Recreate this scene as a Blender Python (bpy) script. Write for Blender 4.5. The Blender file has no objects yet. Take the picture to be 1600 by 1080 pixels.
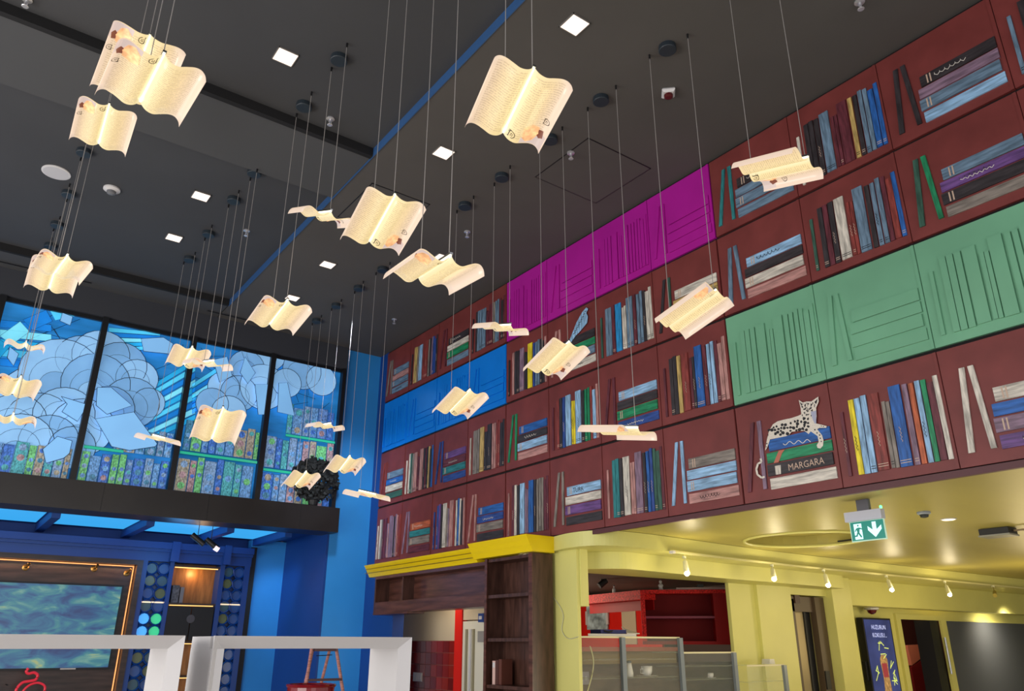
import bpy, math, random
from mathutils import Vector, Matrix
random.seed(7)
S = bpy.context.scene
COL = S.collection
# ---------------------------------------------------------------- camera
EYE = Vector((0, 0, 1.9))
FPX = 1200.66
_pi, _ya, _ro = math.radians(21.24), math.radians(36.416), math.radians(0.1426)
FW = Vector((math.sin(_ya)*math.cos(_pi), math.cos(_ya)*math.cos(_pi), math.sin(_pi)))
_r = Vector((math.cos(_ya), -math.sin(_ya), 0)); _u = _r.cross(FW)
RT = _r*math.cos(_ro) + _u*math.sin(_ro); UP = -_r*math.sin(_ro) + _u*math.cos(_ro)
cd = bpy.data.cameras.new('camera'); cam = bpy.data.objects.new('camera', cd); COL.objects.link(cam)
cam.matrix_world = Matrix(((RT.x, UP.x, -FW.x, 0), (RT.y, UP.y, -FW.y, 0), (RT.z, UP.z, -FW.z, EYE.z), (0, 0, 0, 1)))
cd.sensor_width = 36; cd.lens = FPX*36/1600; cd.clip_start = .05; cd.clip_end = 200
S.camera = cam
# ---------------------------------------------------------------- world, lights, exposure
W = bpy.data.worlds.new('world'); S.world = W; W.use_nodes = True
bg = W.node_tree.nodes['Background']; bg.inputs[0].default_value = (.95, .93, .96, 1); bg.inputs[1].default_value = 1.05
S.view_settings.view_transform = 'Standard'; S.view_settings.look = 'None'
S.view_settings.gamma = 1; S.view_settings.use_curve_mapping = False; S.view_settings.exposure = 0.0
def light(kind, name, loc, power, color, to=None, size=1, size_y=None, angle=None, blend=.5):
    ld = bpy.data.lights.new(name, kind); ld.energy = power; ld.color = color
    if kind == 'AREA':
        ld.shape = 'RECTANGLE'; ld.size = size; ld.size_y = size_y or size
    elif kind == 'SPOT':
        ld.spot_size = angle; ld.spot_blend = blend; ld.shadow_soft_size = size
    else: ld.shadow_soft_size = size
    o = bpy.data.objects.new(name, ld); COL.objects.link(o); o.location = loc
    if to is not None: o.rotation_euler = (Vector(to)-Vector(loc)).to_track_quat('-Z', 'Y').to_euler()
    return o
light('AREA', 'left_fill', (-4.9, 6.5, 1.8), 500, (1, .96, .92), (6.4, 8.5, .8), 8, 3.0)          # added fill from the left for the mural and floor bounce
light('AREA', 'entrance_daylight', (1.5, -4.8, 2.4), 105, (1, .96, .92), (2, 8, 2.5), 6, 4)            # glazed front behind the viewer
light('POINT', 'bay_light_blue', (3.4, 13.9, 3.2), 10, (.12, .45, 1), size=.3)
light('SPOT', 'bay_light_blue_side', (5.1, 13.6, 3.5), 60, (.35, .7, 1), (5.5, 15.0, 2.6), size=.1, angle=.9, blend=1)
light('AREA', 'soffit_fill_near', (8.6, 3.2, 2.9), 60, (1, .82, .5), (8.6, 3.2, 0), 1.2, 1.2)  # added fill without a fixture, brightens the near yellow zone
light('POINT', 'soffit_fill_far', (15, 5.2, 1.9), 90, (1, .8, .45), size=.5)  # added fill hanging free, brightens the far yellow zone
light('POINT', 'bar_fill', (8.0, 4.8, 1.0), 80, (1, .9, .6), size=.6)  # low fill added to lift the yellow walls, no real fixture
light('POINT', 'kitchen_lamp', (9.3, 12.4, 2.6), 110, (1, .84, .65), size=.3)
light('POINT', 'back_passage_lamp', (6.9, 11.4, 2.75), 14, (1, .85, .65), size=.2)
light('SPOT', 'black_panel_wallwash', (19.4, 7.75, 2.5), 110, (1, .86, .6), (19.6, 8.6, 1.75), size=.15, angle=2.4, blend=1)
light('SPOT', 'pier_fill', (4.6, 10.4, 6.6), 430, (.8, .9, 1), (5.95, 13.05, 3.6), size=.2, angle=1.0, blend=1)  # added spot that brightens the y-facing blue pier
light('POINT', 'lobby_fill', (17.2, 9.1, 2.75), 60, (1, .75, .6), size=.1)  # hidden point light added so the dark stairs show

# ---------------------------------------------------------------- measuring helpers (photo pixel -> point on a real plane)
def _ray(x, y): return RT*(x-800) + UP*(540-y) + FW*FPX
def on_x(x, y, a): d = _ray(x, y); return EYE + d*(a/d.x)
def on_y(x, y, b): d = _ray(x, y); return EYE + d*(b/d.y)
def on_z(x, y, h): d = _ray(x, y); return EYE + d*((h-EYE.z)/d.z)

# ---------------------------------------------------------------- materials
MATS = {}
def srgb(c): return tuple(((v/255)/12.92 if v/255 <= .04045 else ((v/255+.055)/1.055)**2.4) for v in c) + (1,)
def mat(name, c, rough=.6, metal=0, em=0, emc=None, streak=None, mix=.35, scale=8, bump=0, spec=.5, trans=0, alpha=1):
    """streak: axis stretch (sx,sy,sz) of a noise that varies the paint colour"""
    if name in MATS: return MATS[name]
    m = bpy.data.materials.new(name); m.use_nodes = True; nt = m.node_tree; b = nt.nodes['Principled BSDF']
    col = srgb(c); b.inputs['Base Color'].default_value = col
    b.inputs['Roughness'].default_value = rough; b.inputs['Metallic'].default_value = metal
    b.inputs['Specular IOR Level'].default_value = spec
    if trans: b.inputs['Transmission Weight'].default_value = trans; b.inputs['IOR'].default_value = 1.1
    if alpha < 1: b.inputs['Alpha'].default_value = alpha
    if em:
        b.inputs['Emission Color'].default_value = srgb(emc or c); b.inputs['Emission Strength'].default_value = em
    if streak or bump:
        tc = nt.nodes.new('ShaderNodeTexCoord'); mp = nt.nodes.new('ShaderNodeMapping')
        mp.inputs['Scale'].default_value = streak or (1, 1, 1); nt.links.new(tc.outputs['Object'], mp.inputs[0])
        no = nt.nodes.new('ShaderNodeTexNoise'); no.inputs['Scale'].default_value = scale; no.inputs['Detail'].default_value = 4
        nt.links.new(mp.outputs[0], no.inputs['Vector'])
        if streak:
            cr = nt.nodes.new('ShaderNodeValToRGB'); e = cr.color_ramp.elements
            e[0].position = .32; e[1].position = .68
            e[0].color = tuple(v*(1-mix) for v in col[:3]) + (1,); e[1].color = tuple(min(1, v*(1+mix)+mix*.02) for v in col[:3]) + (1,)
            nt.links.new(no.outputs[0], cr.inputs[0]); nt.links.new(cr.outputs[0], b.inputs['Base Color'])
            if em: nt.links.new(cr.outputs[0], b.inputs['Emission Color'])
        if bump:
            bp = nt.nodes.new('ShaderNodeBump'); bp.inputs['Strength'].default_value = bump; bp.inputs['Distance'].default_value = .02
            nt.links.new(no.outputs[0], bp.inputs['Height']); nt.links.new(bp.outputs[0], b.inputs['Normal'])
    MATS[name] = m; return m

# ---------------------------------------------------------------- mesh builder
class MB:
    def __init__(s): s.v = []; s.f = []; s.uv = None
    def add(s, vs, fs):
        n = len(s.v); s.v += [tuple(v) for v in vs]; s.f += [tuple(i+n for i in f) for f in fs]; return s
    def box(s, x0, x1, y0, y1, z0, z1):
        x0, x1 = sorted((x0, x1)); y0, y1 = sorted((y0, y1)); z0, z1 = sorted((z0, z1))
        return s.add([(x0,y0,z0),(x1,y0,z0),(x1,y1,z0),(x0,y1,z0),(x0,y0,z1),(x1,y0,z1),(x1,y1,z1),(x0,y1,z1)],
                     [(0,3,2,1),(4,5,6,7),(0,1,5,4),(1,2,6,5),(2,3,7,6),(3,0,4,7)])
    def prism(s, pts, d):
        """closed polygon extruded by vector d"""
        n = len(pts); d = Vector(d); a = [Vector(p) for p in pts]; b = [p+d for p in a]
        fs = [tuple(range(n))[::-1], tuple(range(n, 2*n))] + [(i, (i+1) % n, n+(i+1) % n, n+i) for i in range(n)]
        return s.add(a+b, fs)
    def cyl(s, p, q, r, r2=None, n=12, caps=True):
        p, q = Vector(p), Vector(q); ax = (q-p).normalized(); r2 = r if r2 is None else r2
        t = Vector((0,0,1)) if abs(ax.z) < .9 else Vector((1,0,0)); a = ax.cross(t).normalized(); b = ax.cross(a)
        vs = []
        for c, rr in ((p, r), (q, r2)):
            vs += [c + a*(rr*math.cos(2*math.pi*i/n)) + b*(rr*math.sin(2*math.pi*i/n)) for i in range(n)]
        fs = [(i, (i+1) % n, n+(i+1) % n, n+i) for i in range(n)]
        if caps: fs += [tuple(range(n))[::-1], tuple(range(n, 2*n))]
        return s.add(vs, fs)
    def lathe(s, c, prof, n=20, ax='z'):
        vs = []
        for r, h in prof:
            for i in range(n):
                t = 2*math.pi*i/n
                if ax == 'z': vs.append((c[0]+r*math.cos(t), c[1]+r*math.sin(t), c[2]+h))
                elif ax == 'x': vs.append((c[0]+h, c[1]+r*math.cos(t), c[2]+r*math.sin(t)))
                else: vs.append((c[0]+r*math.cos(t), c[1]+h, c[2]+r*math.sin(t)))
        m = len(prof); fs = [(j*n+i, j*n+(i+1) % n, (j+1)*n+(i+1) % n, (j+1)*n+i) for j in range(m-1) for i in range(n)]
        fs += [tuple(range(n))[::-1], tuple(range((m-1)*n, m*n))]
        return s.add(vs, fs)
    def tube(s, pts, r, n=6, closed=False):
        pts = [Vector(p) for p in pts]; m = len(pts); vs = []
        for i, p in enumerate(pts):
            a = pts[(i+1) % m] if (closed or i < m-1) else p; b = pts[i-1] if (closed or i > 0) else p
            d = (a-b).normalized(); t = Vector((0,0,1)) if abs(d.z) < .95 else Vector((1,0,0))
            x = d.cross(t).normalized(); y = d.cross(x)
            vs += [p + x*(r*math.cos(2*math.pi*k/n)) + y*(r*math.sin(2*math.pi*k/n)) for k in range(n)]
        fs = [(i*n+k, i*n+(k+1) % n, ((i+1) % m)*n+(k+1) % n, ((i+1) % m)*n+k) for i in range(m if closed else m-1) for k in range(n)]
        if not closed: fs += [tuple(range(n))[::-1], tuple(range((m-1)*n, m*n))]
        return s.add(vs, fs)
    def build(s, name, m, parent=None, label=None, smooth=False, local=False):
        off = Vector((0,0,0)); p = parent
        while p is not None and not local: off += p.location; p = p.parent
        me = bpy.data.meshes.new(name); me.from_pydata([tuple(Vector(v)-off) for v in s.v], [], s.f)
        if m is not None: me.materials.append(m)
        if smooth:
            for pl in me.polygons: pl.use_smooth = True
        me.update(); o = bpy.data.objects.new(name, me); COL.objects.link(o)
        if parent: o.parent = parent
        if label: o['label'] = label
        return o
def tag(o, label, cat=None, group=None, kind=None):
    o['label'] = label
    if cat: o['category'] = cat
    if group: o['group'] = group
    if kind: o['kind'] = kind
    return o
def thing(name, label, cat, loc=(0,0,0), group=None):
    o = bpy.data.objects.new(name, None); COL.objects.link(o); o.location = loc; o.empty_display_size = .1
    return tag(o, label, cat, group)
def struct(name, mb, m, label=None):
    o = mb.build(name, m); o['kind'] = 'structure'
    if label: o['label'] = label
    return o
def sempty(name, label=None, loc=(0,0,0)):
    o = bpy.data.objects.new(name, None); COL.objects.link(o); o.location = loc; o['kind'] = 'structure'
    if label: o['label'] = label
    return o
def text_polys(txt, size):
    """built-in font outlines as flat mesh (verts, faces), origin at the left of the base line"""
    cu = bpy.data.curves.new('t', 'FONT'); cu.body = txt; cu.size = size; cu.resolution_u = 2
    o = bpy.data.objects.new('t', cu); COL.objects.link(o); dg = bpy.context.evaluated_depsgraph_get(); dg.update()
    me = bpy.data.meshes.new_from_object(o.evaluated_get(dg)); vs = [v.co.copy() for v in me.vertices]; fs = [tuple(p.vertices) for p in me.polygons]
    bpy.data.objects.remove(o); bpy.data.meshes.remove(me); bpy.data.curves.remove(cu); return vs, fs
def catmull(pts, k=6):
    P = [Vector(p) for p in pts]; out = []
    for i in range(len(P)-1):
        a, b, c, d = P[max(i-1, 0)], P[i], P[i+1], P[min(i+2, len(P)-1)]
        for j in range(k):
            t = j/k; out.append(.5*((2*b) + (c-a)*t + (2*a-5*b+4*c-d)*t*t + (3*b-a-3*c+d)*t**3))
    return out + [P[-1]]

# ---------------------------------------------------------------- paints
PAL = dict(k=(44,38,42), m=(92,34,46), r=(128,50,44), o=(176,88,50), y=(222,200,30), d=(184,156,92), w=(196,190,178), g=(18,128,84), t=(36,118,122),
           e=(46,86,72), b=(28,88,160), n=(34,66,136), l=(138,178,212), a=(98,124,146), s=(124,116,108), p=(98,64,124), v=(126,102,122), c=(30,136,196), i=(170,124,118))
def paint(k): return mat('paint_'+k, PAL[k], .5, streak=(6, 6, .9), mix=.42, scale=7)
BOARD = mat('mural_board_paint', (116,48,45), .5, streak=(1,1,1), mix=.14, scale=3, bump=.1)
GREENB = mat('green_gloss_board', (114,172,138), .28, streak=(1,1,1), mix=.08, scale=1.5)
BLUEB = mat('blue_gloss_board', (6,122,222), .25, streak=(1,1,1), mix=.08, scale=1.5)
PURPB = mat('purple_gloss_board', (172,24,148), .3, streak=(1,1,1), mix=.08, scale=1.5)
DARKGAP = mat('joint_shadow_black', (16,10,12), .9)
CEIL = mat('ceiling_grey', (82,79,76), .8, streak=(1,1,1), mix=.05, scale=1)
CEIL_SHADED = mat('ceiling_tray_shaded', (62,63,66), .75, streak=(1,1,1), mix=.05, scale=1)  # same ceiling paint, darkened for the weaker light in the tray
BLUE_LIT = mat('blue_wall_lit', (44,140,214), .5, streak=(1,1,1), mix=.05, scale=1.2)  # light on the y-facing walls is put into this blue
BLUE_SHADED = mat('blue_wall_shaded', (10,62,136), .5, streak=(1,1,1), mix=.05, scale=1.2)  # same blue darkened to carry the shade, chiefly on x-facing walls
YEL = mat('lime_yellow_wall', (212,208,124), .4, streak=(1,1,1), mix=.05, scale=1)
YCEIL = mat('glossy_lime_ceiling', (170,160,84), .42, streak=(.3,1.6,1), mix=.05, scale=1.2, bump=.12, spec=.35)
WOOD = mat('dark_walnut', (70,41,31), .35, streak=(2,2,.35), mix=.4, scale=9)
WOODH = mat('dark_walnut_boards', (84,47,36), .3, streak=(2,.3,3), mix=.45, scale=6)
WHITE = mat('white_gloss_lacquer', (212,210,210), .3)
STEEL = mat('brushed_steel', (150,152,156), .3, metal=1)
BLACK = mat('matt_black', (18,18,20), .5)
GLASS = mat('clear_glass', (215,225,220), .03, alpha=.07, spec=.4)
MULL = mat('mullion_black_steel', (22,24,28), .35)
BEAM = mat('black_beam_cladding', (30,27,27), .35, streak=(1,1,1), mix=.15, scale=2)
REDL = mat('red_lacquer', (150,16,18), .55, spec=.2)
REDB = mat('bright_red_wall', (222,32,20), .6, spec=.2)
CREAM = mat('cream_wall', (206,190,160), .6)

# ================================================================ STRUCTURE
ZC, ZT = 7.2, 7.3
struct('floor', MB().box(-7, 24, -6, 17, -.1, 0), mat('floor_grey_tile', (200,192,182), .35, streak=(1,1,1), mix=.08, scale=2))
c = struct('ceiling', MB().box(3.18, 6.6, -5, 13.3, ZC, ZC+.3), CEIL, 'grey flat ceiling strip beside the mural wall')
MB().box(-5, 3.18, -5, 7.10, ZT, ZT+.2).build('ceiling_tray', CEIL_SHADED, c)
MB().box(-5, 3.18, 8.17, 12.35, ZT, ZT+.2).build('ceiling_tray', CEIL_SHADED, c)
MB().box(-5, 3.165, 7.10, 8.17, ZC, ZC+.3).build('ceiling_beam', mat('ceiling_beam_lit', (72,73,75), .8), c)  # same ceiling paint, kept lighter than the tray as if better lit
MB().box(-5, 3.165, 12.35, 13.3, ZC, ZC+.3).build('ceiling_beam', mat('ceiling_beam_lit', (72,73,75), .8), c)
struct('trim_1', MB().box(3.168, 3.1795, -5, 12.34, ZC-.012, ZT), mat('blue_edge_lit', (48,88,138), .5), 'edge of the ceiling tray with blue light put into its colour')  # blue cove light on this edge is put into its colour
struct('trim_2', MB().box(-5, 3.165, 7.03, 7.098, ZC-.012, ZT), mat('step_shade_black', (14,14,16), .8), 'black strip painted as shade along the ceiling beam')  # solid strip, shade of the ceiling step put in as black
struct('trim_7', MB().box(-5, 3.165, 12.29, 12.348, ZC-.012, ZT), MATS['step_shade_black'], 'black strip painted as shade before the window bulkhead')  # shade of the far step as a solid black strip
hatch = lambda nm, x0, x1, y0, y1, lab: (lambda t: (MB().box(x0+.012, x1-.012, y0+.012, y1-.012, ZC-.006, ZC-.001).build('hatch_door', CEIL, t),
    MB().box(x0, x1, y0, y0+.012, ZC-.005, ZC-.001).box(x0, x1, y1-.012, y1, ZC-.005, ZC-.001).box(x0, x0+.012, y0, y1, ZC-.005, ZC-.001).box(x1-.012, x1, y0, y1, ZC-.005, ZC-.001).build('hatch_frame', BLACK, t)))(thing(nm, lab, 'hatch', (x0, y0, ZC)))
q = [on_z(*p, ZC) for p in ((848,303), (922,260), (998,296), (922,345))]
hatch('ceiling_hatch', 4.95, 5.95, 5.28, 6.25, 'flush grey access hatch with dark square outline in the ceiling by the purple panel')
hatch('ceiling_hatch', 3.42, 4.25, 7.55, 8.55, 'flush grey access hatch in the ceiling beyond the large page lamp in the middle')
for (x0, x1, lab) in ((-.6, 1.15, 'black linear slot diffuser above the leftmost stained glass pane'), (2.95, 4.2, 'black linear slot diffuser above the third stained glass pane')):
    t = thing('slot_diffuser', lab, 'air vent', (x0, 12.75, ZC))
    MB().box(x0, x1, 12.72, 12.76, ZC-.01, ZC-.001).build('slot', BLACK, t); MB().box(x0-.01, x1+.01, 12.765, 12.775, ZC-.012, ZC-.001).box(x0-.01, x1+.01, 12.705, 12.715, ZC-.012, ZC-.001).build('flange', CEIL_SHADED, t)

MX = 6.376                                     # mural face
wr = struct('wall_right', MB().box(MX+.032, 6.6, -.6, 12.72, 3.18, ZC+.05), DARKGAP, 'wall that carries the book mural')
# blue end wall pieces
struct('wall_back', MB().box(5.64, 6.40, 13.05, 13.3, 0, ZC+.05), BLUE_LIT, 'blue pier coloured as lit, right of the stained glass')
struct('wall_right_blue', MB().box(MX+.02, 6.6, 11.95, 13.049, 0, 3.18).box(MX+.02, 6.6, 12.72, 13.049, 3.18, ZC+.05), BLUE_SHADED, 'blue return wall coloured as shaded, at the end of the mural')
struct('wall_bay_right', MB().box(5.60, 5.638, 13.055, 15.2, 0, 4.1), BLUE_SHADED, 'blue side wall of the bay, coloured as shaded')
struct('wall_bay_back', MB().box(4.93, 5.60, 15.0, 15.2, 0, 3.74), BLUE_LIT, 'blue back wall of the bay, coloured as lit')
struct('wall_bay_top', MB().box(-3, 5.6, 15.3, 15.4, 0, 4.0), BLUE_SHADED)

# bulkhead beam below the stained glass
bm = struct('beam', MB().box(-3, 5.66, 12.75, 13.32, 3.70, 4.12), BEAM, 'black beam below the stained glass windows')
for x in (.32, 1.9, 3.42, 4.95):
    MB().box(x, x+.006, 12.746, 12.75, 3.71, 4.11).build('panel_joint', BLACK, bm)
# bay ceiling: rafters + glowing panels
CY = mat('bay_led_panel', (10,50,90), .4, em=.95, emc=(60,172,242))
bc = struct('ceiling_bay', MB().box(-3, 5.6, 13.3, 15.3, 3.76, 3.85), BLUE_SHADED, 'blue coffered ceiling of the bay')
rx = [-1.2, .10, 1.42, 2.74, 4.0, 5.0]
for i, x in enumerate(rx):
    MB().box(x-.06, x+.06, 13.33, 15.25, 3.63, 3.76).build('rafter', BLUE_SHADED, bc)
for i in range(len(rx)-1):
    MB().box(rx[i]+.1, rx[i+1]-.1, 13.35, 14.9, 3.74, 3.759).build('led_panel', CY, bc)

# ================================================================ STAINED GLASS
GY = 13.05
xs = [-1.32, .085, 1.49, 2.86, 4.24, 5.62]
def gm(name, c, e=.85, **k): return mat('glass_'+name, c, .18, em=e, emc=c, **k)
G_SKY = gm('sky_blue', (26,112,178), .58, streak=(.35,1,1.6), mix=.55, scale=1.4)
G_CLOUD = gm('cloud', (124,170,212), .72, streak=(1,1,1), mix=.18, scale=1.2)
G_CLOUD2 = gm('cloud_shade', (108,156,202), .66, streak=(1,1,1), mix=.2, scale=1.2)
G_PAPER = gm('paper', (120,174,222), .68, streak=(1,1,1), mix=.10, scale=.8)
G_RAY = [gm('ray_%d' % i, c, .75, streak=(1,1,1), mix=.25, scale=1.5) for i, c in enumerate([(30,150,205), (70,180,220), (16,110,190), (110,200,225)])]
G_SHELF = gm('shelf_green', (40,160,130), .8)
GB = [gm('spine_%d' % i, c, .5, streak=(9,1,5), mix=.5, scale=6) for i, c in enumerate([(96,146,196), (60,104,180), (96,166,110), (140,136,124), (72,150,160), (110,140,176), (146,122,130), (64,118,150), (90,136,186), (84,120,176)])]
LEAD = mat('lead_came', (10,30,52), .6)
def gp(x, y, d=0.0): p = on_y(x, y, GY); return Vector((p.x, GY-.006-d, p.z))
def clip(poly, x0, x1, z0=4.16, z1=6.70):
    def cut(P, f, inter):
        out = []
        for i in range(len(P)):
            a, b = P[i-1], P[i]
            if f(b):
                if not f(a): out.append(inter(a, b))
                out.append(b)
            elif f(a): out.append(inter(a, b))
        return out
    def mk(ax, v):
        return lambda a, b: a + (b-a)*((v-a[ax])/(b[ax]-a[ax]))
    P = [Vector(p) for p in poly]
    for ax, v, s in ((0, x0, 1), (0, x1, -1), (2, z0, 1), (2, z1, -1)):
        P = cut(P, lambda p, ax=ax, v=v, s=s: s*p[ax] >= s*v, mk(ax, v))
        if len(P) < 3: return []
    return P
ART = []      # (name, polygon, material, layer)
def circ(px, py, r, d, n=22, asp=1.0):
    c = gp(px, py, d); rr = r/82.0
    return [Vector((c.x+rr*asp*math.cos(2*math.pi*i/n), c.y, c.z+rr*math.sin(2*math.pi*i/n))) for i in range(n)]
# rays behind the clouds
for i in range(9):
    y0 = 560+i*11; ART.append(('ray', [gp(200, 625+i*9), gp(305, y0), gp(305, y0+9), gp(200, 632+i*9)], G_RAY[i % 4], 0))
for i in range(6):
    y0 = 566+i*9; ART.append(('ray', [gp(300, 600+i*8), gp(352, y0), gp(352, y0+8), gp(300, 607+i*8)], G_RAY[(i+1) % 4], 0))
for i in range(5):
    ART.append(('ray', [gp(0, 500+i*15), gp(80, 508+i*15), gp(80, 519+i*15), gp(0, 512+i*15)], G_RAY[(i+2) % 4], 0))
for i in range(5):
    ART.append(('ray', [gp(170, 512+i*8), gp(250, 520+i*5), gp(250, 525+i*5), gp(170, 519+i*8)], G_RAY[(i+1) % 4], 0))
# curved book band upper left
for k in range(7):
    a0, a1 = math.radians(100+k*13), math.radians(100+(k+1)*13-1.5)
    cx, cz = on_y(158, 640, GY).x, on_y(158, 640, GY).z
    pts = [Vector((cx+R*math.cos(t), GY-.010, cz+R*math.sin(t))) for R, t in ((1.55, a0), (1.75, a0), (1.75, a1), (1.55, a1))]
    ART.append(('curved_shelf', pts, G_RAY[k % 4], 1))
CL = ((60,622,42,0), (128,560,30,1), (158,556,34,0), (95,585,46,0), (188,572,32,1), (214,592,26,0), (150,600,40,1), (232,630,20,0), (205,630,34,1), (60,660,36,1), (22,660,34,0), (100,648,34,0), (170,640,30,1), (128,668,36,0), (76,690,32,1), (30,694,36,0), (112,700,26,1),
      (412,548,34,0), (384,576,26,1), (348,606,22,0), (372,616,26,1), (410,606,34,0), (330,632,22,1), (356,646,24,0), (470,580,30,1), (500,596,24,0), (446,600,22,0))
for n_, (x, y, r, m) in enumerate(CL):
    d = .006+n_*.0022
    ART.append(('cloud', circ(x, y, r, d), (G_CLOUD, G_CLOUD2)[m], 2))
    if r > 24: ART.append(('cloud_swirl', circ(x-r*.12, y+r*.22, r*.66, d+.0008), (G_CLOUD, G_CLOUD2)[m], 3))
    if r > 34: ART.append(('cloud_swirl', circ(x-r*.2, y+r*.38, r*.38, d+.0016), (G_CLOUD, G_CLOUD2)[1-m], 4))
for pts in (((88,684),(111,691),(107,710),(98,718),(70,726),(65,704)), ((94,622),(136,635),(119,661),(95,646),(103,634)), ((150,608),(172,608),(204,636),(165,650),(148,636)),
            ((147,657),(207,646),(243,695),(240,700),(200,706),(172,700)), ((218,532),(253,530),(268,540),(262,556),(222,552)), ((395,603),(418,603),(416,650),(400,650)), ((432,601),(446,600),(457,652),(430,646)),
            ((14,545),(28,556),(20,575),(10,562)), ((96,492),(112,498),(108,512),(92,505)), ((330,565),(352,560),(360,590),(340,600)), ((380,560),(396,585),(384,602),(372,585))):
    ART.append(('paper_sheet', [gp(x, y, .095) for x, y in pts], G_PAPER, 5))
def spines(x0, x1, z0, z1, d=.066):
    x = x0
    while x < x1-.06:
        w = random.uniform(.10, .20); w = min(w, x1-x); h = z1-random.uniform(0, .08); m = random.choice(GB)
        ART.append(('glass_book_spine', [Vector((x, GY-.010-d, z0)), Vector((x+w-.012, GY-.010-d, z0)), Vector((x+w-.012, GY-.010-d, h)), Vector((x, GY-.010-d, h))], m, 3))
        for q in range(random.choice((2, 3))):
            zc = z0+(h-z0)*(q+.5)/3; r = w*.3
            ART.append(('ornament', [Vector((x+w/2+r*math.cos(2*math.pi*i/8), GY-.0125-d, zc+r*math.sin(2*math.pi*i/8))) for i in range(8)], random.choice(GB), 4))
        x += w
spines(-1.2, 1.42, 4.16, 4.62); spines(1.55, 2.8, 4.16, 4.62); spines(1.95, 2.8, 4.66, 5.1)
spines(2.92, 4.18, 4.16, 4.74); spines(2.95, 4.18, 4.82, 5.36); spines(4.3, 5.55, 4.16, 4.64); spines(4.3, 5.55, 4.72, 5.30); spines(4.62, 5.55, 5.36, 5.92)
for a in ((1.55, 2.1, 4.65), (2.92, 4.18, 4.76), (4.3, 5.55, 4.66), (4.62, 5.55, 5.31)):
    ART.append(('green_shelf', [Vector((a[0], GY-.086, a[2]-.012)), Vector((a[1], GY-.086, a[2]-.012)), Vector((a[1], GY-.086, a[2]+.035)), Vector((a[0], GY-.086, a[2]+.035))], G_SHELF, 5))
wlabels = ['tall stained glass window at the left edge of the picture', 'stained glass window with swirling clouds left of the second black mullion', 'stained glass window with large flying paper sheets',
           'stained glass window with cloud above shelves of patterned books', 'stained glass window of book shelves next to the blue pier']
for i in range(5):
    x0, x1 = xs[i]+.045, xs[i+1]-.045
    w = sempty('window_%d' % (i+1), wlabels[i], ((x0+x1)/2, GY, 4.15))
    MB().box(x0, x1, GY, GY+.012, 4.14, 6.72).build('glass_pane', G_SKY, w)
    MB().box(xs[i]-.045, xs[i]+.045, GY-.12, GY+.05, 4.12, 6.76).build('mullion', MULL, w)
    MB().box(x0, x1, GY-.05, GY+.03, 6.70, 6.76).build('window_frame', MULL, w); MB().box(x0, x1, GY-.05, GY+.03, 4.12, 4.16).build('window_frame', MULL, w)
    came = MB()
    for nm, poly, m, layer in ART:
        P = clip(poly, x0, x1)
        if len(P) < 3: continue
        MB().prism([p for p in P], (0, .004, 0)).build(nm, m, w)
        if nm != 'ornament': came.tube([p+Vector((0, -.002, 0)) for p in P], .0055 if nm in ('cloud', 'paper_sheet') else .0028, 3, closed=True)
    # loose lead lines across the sky
    for k in range(9):
        a = Vector((random.uniform(x0, x1), GY-.003, random.uniform(5.7, 6.68))); b = Vector((random.uniform(x0, x1), GY-.003, random.uniform(5.7, 6.68)))
        came.tube([a, b], .004, 3)
    o = came.build('lead_lines', LEAD, w); o['kind'] = 'stuff'
MB().box(5.575, 5.65, GY-.12, GY+.02, 4.12, 6.76).build('mullion', MULL, w)
tr = struct('trim_3', MB().box(-3, 5.66, GY-.1, GY+.04, 6.765, ZC), mat('bulkhead_grey', (52,55,62), .7), 'grey bulkhead above the stained glass')
# dark rounded potted bush standing on the beam in front of the last pane
t = thing('potted_bush', 'dark round-crowned bush standing on the beam at the lower right stained glass pane', 'plant', (5.2, 12.86, 4.12))
MB().lathe((5.2, 12.86, 4.12), [(.07,0), (.08,.02), (.09,.10), (.10,.11)], 14).build('pot', BLACK, t)
b = MB(); rb_ = random.Random(8)
for i in range(900):
    u, v = rb_.random()*math.pi*2, math.acos(rb_.uniform(-1, 1)); rr = rb_.uniform(.6, 1)
    p = Vector((5.2+.45*rr*math.sin(v)*math.cos(u), 12.86+.07*rr*math.sin(v)*math.sin(u), 4.58+.40*rr*math.cos(v)))
    dx = Vector((rb_.uniform(-1,1), rb_.uniform(-.5,.5), rb_.uniform(-1,1))).normalized()*.05; dz = dx.cross(Vector((0,1,0))).normalized()*.028
    b.add([p-dx, p+dz, p+dx, p-dz], [(0,1,2,3)])
o = b.build('foliage', mat('dark_leaf', (8,12,14), .7), t); o['kind'] = 'stuff'

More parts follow.
